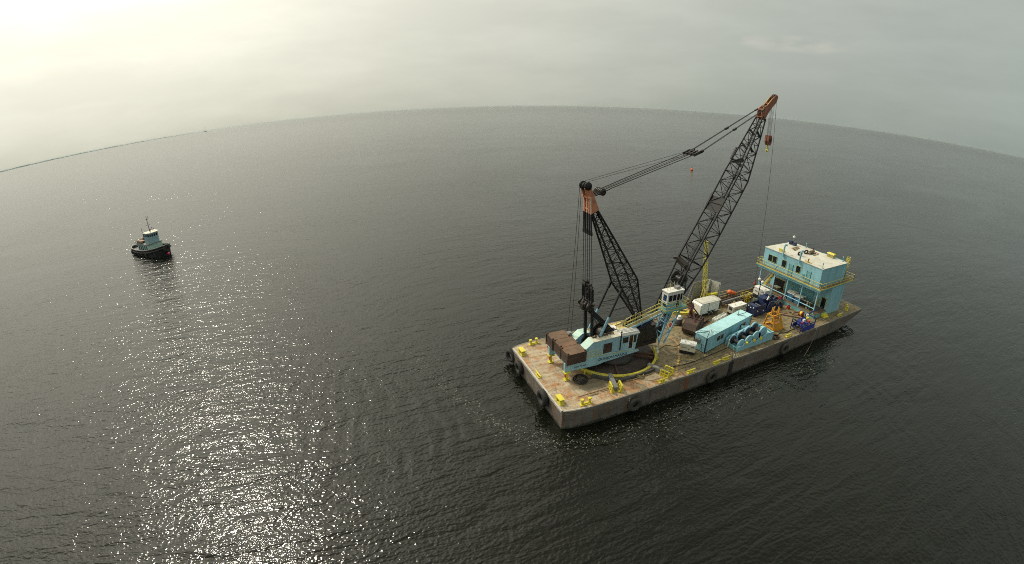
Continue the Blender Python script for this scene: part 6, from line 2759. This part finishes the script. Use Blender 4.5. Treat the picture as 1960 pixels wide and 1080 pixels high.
    m.build('mast', BLACK, t)
    m = MB()
    m.tube((-4.6, 0, 3.85), (-4.8, 0, 8.2), .11, 8, .05)
    m.build('after_mast', BLACK, t)
    m = MB()
    m.tube((-.4, 0, 3.85), (-.6, 0, 7.0), .42, 14, .36)
    m.build('funnel', BLACK, t)
    m = MB()
    for x, y in ((3.4, .9), (4.3, -.6), (1.2, 1.2)):
        m.tube((x, y, 7.3), (x, y, 8.2), .07)
        m.box(x - .15, x + .15, y - .15, y + .15, 8.1, 8.35)
    m.build('searchlight', GREY, t)
    m = MB()
    m.prism([(-4.4, -2.6, 4.3), (-3.9, -2.6, 3.95), (-1.6, -2.6, 3.95), (-1.0, -2.6, 4.4), (-1.0, -2.6, 4.6), (-4.4, -2.6, 4.6)], (0, 1.5, 0))
    m.build('work_boat', paint('dull_orange_boat', (0.28, 0.13, 0.06), 0.6, 0.2), t)
    m = MB()
    m.box(-6.0, -4.9, -1.0, 1.0, 3.85, 4.7)
    m.tube((-3.0, 1.2, 3.85), (-3.0, 1.2, 5.0), .35)
    m.box(-5.6, -4.2, -2.4, -1.5, 3.85, 4.3)
    m.build('deck_locker', WOOD, t)
    m = MB()
    for s in (-1, 1):
        railing(m, [(-6.4, s * 2.6, 3.85), (.4, s * 2.6, 3.85)], .95, .04, 1.6)
    m.build('railing', GREY, t)
    m = MB()
    m.tube((-8.6, -.6, 1.1), (-8.6, -.6, 2.1), .2)
    m.tube((-8.6, .6, 1.1), (-8.6, .6, 2.1), .2)
    m.bar((-8.6, -1.0, 1.9), (-8.6, 1.0, 1.9), .2)
    m.build('towing_bitt', BLACK, t)
    ang = math.atan2(-.68, .735)
    t.location = TUG
    t.rotation_euler = (0, 0, ang)
    t.scale = (0.93, 1.0, 1.0)
    f = thing('float_ball', 'pink round float hanging at the bow of the tugboat', 'float', TUG)
    m = MB()
    off = Vector(TUG)
    c = Matrix.Rotation(ang, 3, 'Z') @ Vector((12.1, -.2, 0)) + off
    m.ball(c + Vector((0, 0, 1.1)), .42, 12, 8)
    m.build('ball', PINK, f)
    m = MB()
    m.tube(c + Vector((0, 0, 1.6)), c + Vector((-.4, .3, 3.3)), .05)
    m.build('lanyard', ROPE, f)


TUG = (-85.4, 111.6, 0)
make_tug()

# ------------------------------------------------------------------ far water marks
small('marker_buoy', 'tiny orange round buoy floating far behind the crane stays', 'buoy', (172.0, 161.6, 0), [
    ('float', HIVIS, lambda m, x, y, z: m.ball((x, y, z + .25), .85, 14, 9)),
    ('staff', BLACK, lambda m, x, y, z: (m.tube((x, y, z + .9), (x, y, z + 1.5), .12), m.ball((x, y, z + 1.6), .2)))])


def polar(az, r):
    return (-19.186 + r * math.cos(R(az)), -33.756 + r * math.sin(R(az)))


def make_ship():
    x, y = polar(SHIP_AZ, 11500)
    t = thing('distant_vessel', 'tiny grey vessel with two thin masts on the far horizon', 'ship', (x, y, 0))
    g = paint('distant_grey_paint', (0.12, 0.13, 0.13), 0.6, 0.1)
    a = R(SHIP_AZ + 75)
    c, s = math.cos(a), math.sin(a)
    def P(u, v, z):
        k = 2.4
        return Vector((x + k * (c * u - s * v), y + k * (s * u + c * v), z * k))
    m = MB()
    m.prism([P(-9, -5, 0), P(20, -5, 0), P(22, -5, 4), P(-10, -5, 3.6)], P(0, 10, 0) - P(0, 0, 0))
    m.build('hull', g, t)
    m = MB()
    m.prism([P(0, -4, 3.6), P(8, -4, 3.6), P(8, -4, 7), P(0, -4, 7)], P(0, 8, 0) - P(0, 0, 0))
    m.build('superstructure', g, t)
    for u, h in ((-4, 46), (14, 44)):
        m = MB()
        m.tube(P(u, 0, 4), P(u, 0, h), 2.0, 8, 1.5)
        m.build('mast', g, t)


SHIP_AZ = 105.8
make_ship()


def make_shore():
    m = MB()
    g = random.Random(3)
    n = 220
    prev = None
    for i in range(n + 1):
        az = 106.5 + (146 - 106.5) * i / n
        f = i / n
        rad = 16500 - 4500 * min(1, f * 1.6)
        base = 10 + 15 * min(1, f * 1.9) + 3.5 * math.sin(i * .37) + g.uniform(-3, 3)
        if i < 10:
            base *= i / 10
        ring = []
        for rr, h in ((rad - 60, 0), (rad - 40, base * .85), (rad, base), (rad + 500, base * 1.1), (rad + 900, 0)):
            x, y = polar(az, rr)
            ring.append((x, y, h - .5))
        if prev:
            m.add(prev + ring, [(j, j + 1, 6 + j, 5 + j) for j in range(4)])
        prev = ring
    o = m.build('far_shore', paint('hazed_woodland', (0.19, 0.23, 0.23), 0.9, 0.3, dirt_amt=0, scale=0.02))  # distance haze is put into the pale woodland colour
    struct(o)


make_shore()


# ------------------------------------------------------------------ foam line drifting past the barge
def make_foam():
    pts = [(-13.4, 26.9), (-10.6, 14.1), (-7.4, 5.9), (-4.6, 1.3), (-1.2, -1.4), (3.4, -2.7), (12, -3.0), (19, -3.4), (27, -3.9), (36, -4.6), (47, -5.2)]
    g = random.Random(21)
    m = MB()
    mid = [Vector((a, b, 0)) for a, b in pts]
    for k in range(1100):
        i = g.randrange(len(mid) - 1)
        c = mid[i].lerp(mid[i + 1], g.random())
        sp = 0.9 if i < 5 else 1.3
        c += Vector((g.gauss(0, sp), g.gauss(0, sp), 0))
        if -0.5 < c.x < 64 and c.y > -.4:
            continue
        s = g.uniform(.02, .06)
        a = g.uniform(0, 3.14)
        q = []
        for j in range(5):
            t_ = a + j * 1.2566
            r_ = s * g.uniform(.6, 1.5)
            q.append(c + Vector((math.cos(t_) * r_ * 1.8, math.sin(t_) * r_, .012)))
        m.add(q, ((0, 1, 2, 3, 4),))
    o = m.build('foam', paint('foam_flecks', (0.15, 0.15, 0.12), 0.7, 0.2, dirt_amt=0))
    o['kind'] = 'stuff'


make_foam()

# ------------------------------------------------------------------ hazy air
def make_haze():
    m = bpy.data.materials.new('hazy_air')
    m.use_nodes = True
    nt = m.node_tree
    nt.nodes.clear()
    v = nt.nodes.new('ShaderNodeVolumePrincipled')
    v.inputs['Color'].default_value = (0.62, 0.69, 0.68, 1)
    v.inputs['Density'].default_value = HAZE
    v.inputs['Anisotropy'].default_value = 0.3
    o = nt.nodes.new('ShaderNodeOutputMaterial')
    nt.links.new(v.outputs[0], o.inputs['Volume'])
    b = MB()
    b.box(-26000, 26000, -26000, 26000, -3.0, 38.9)
    h = b.build('haze', m)
    h['kind'] = 'stuff'


HAZE = 0.00003
make_haze()
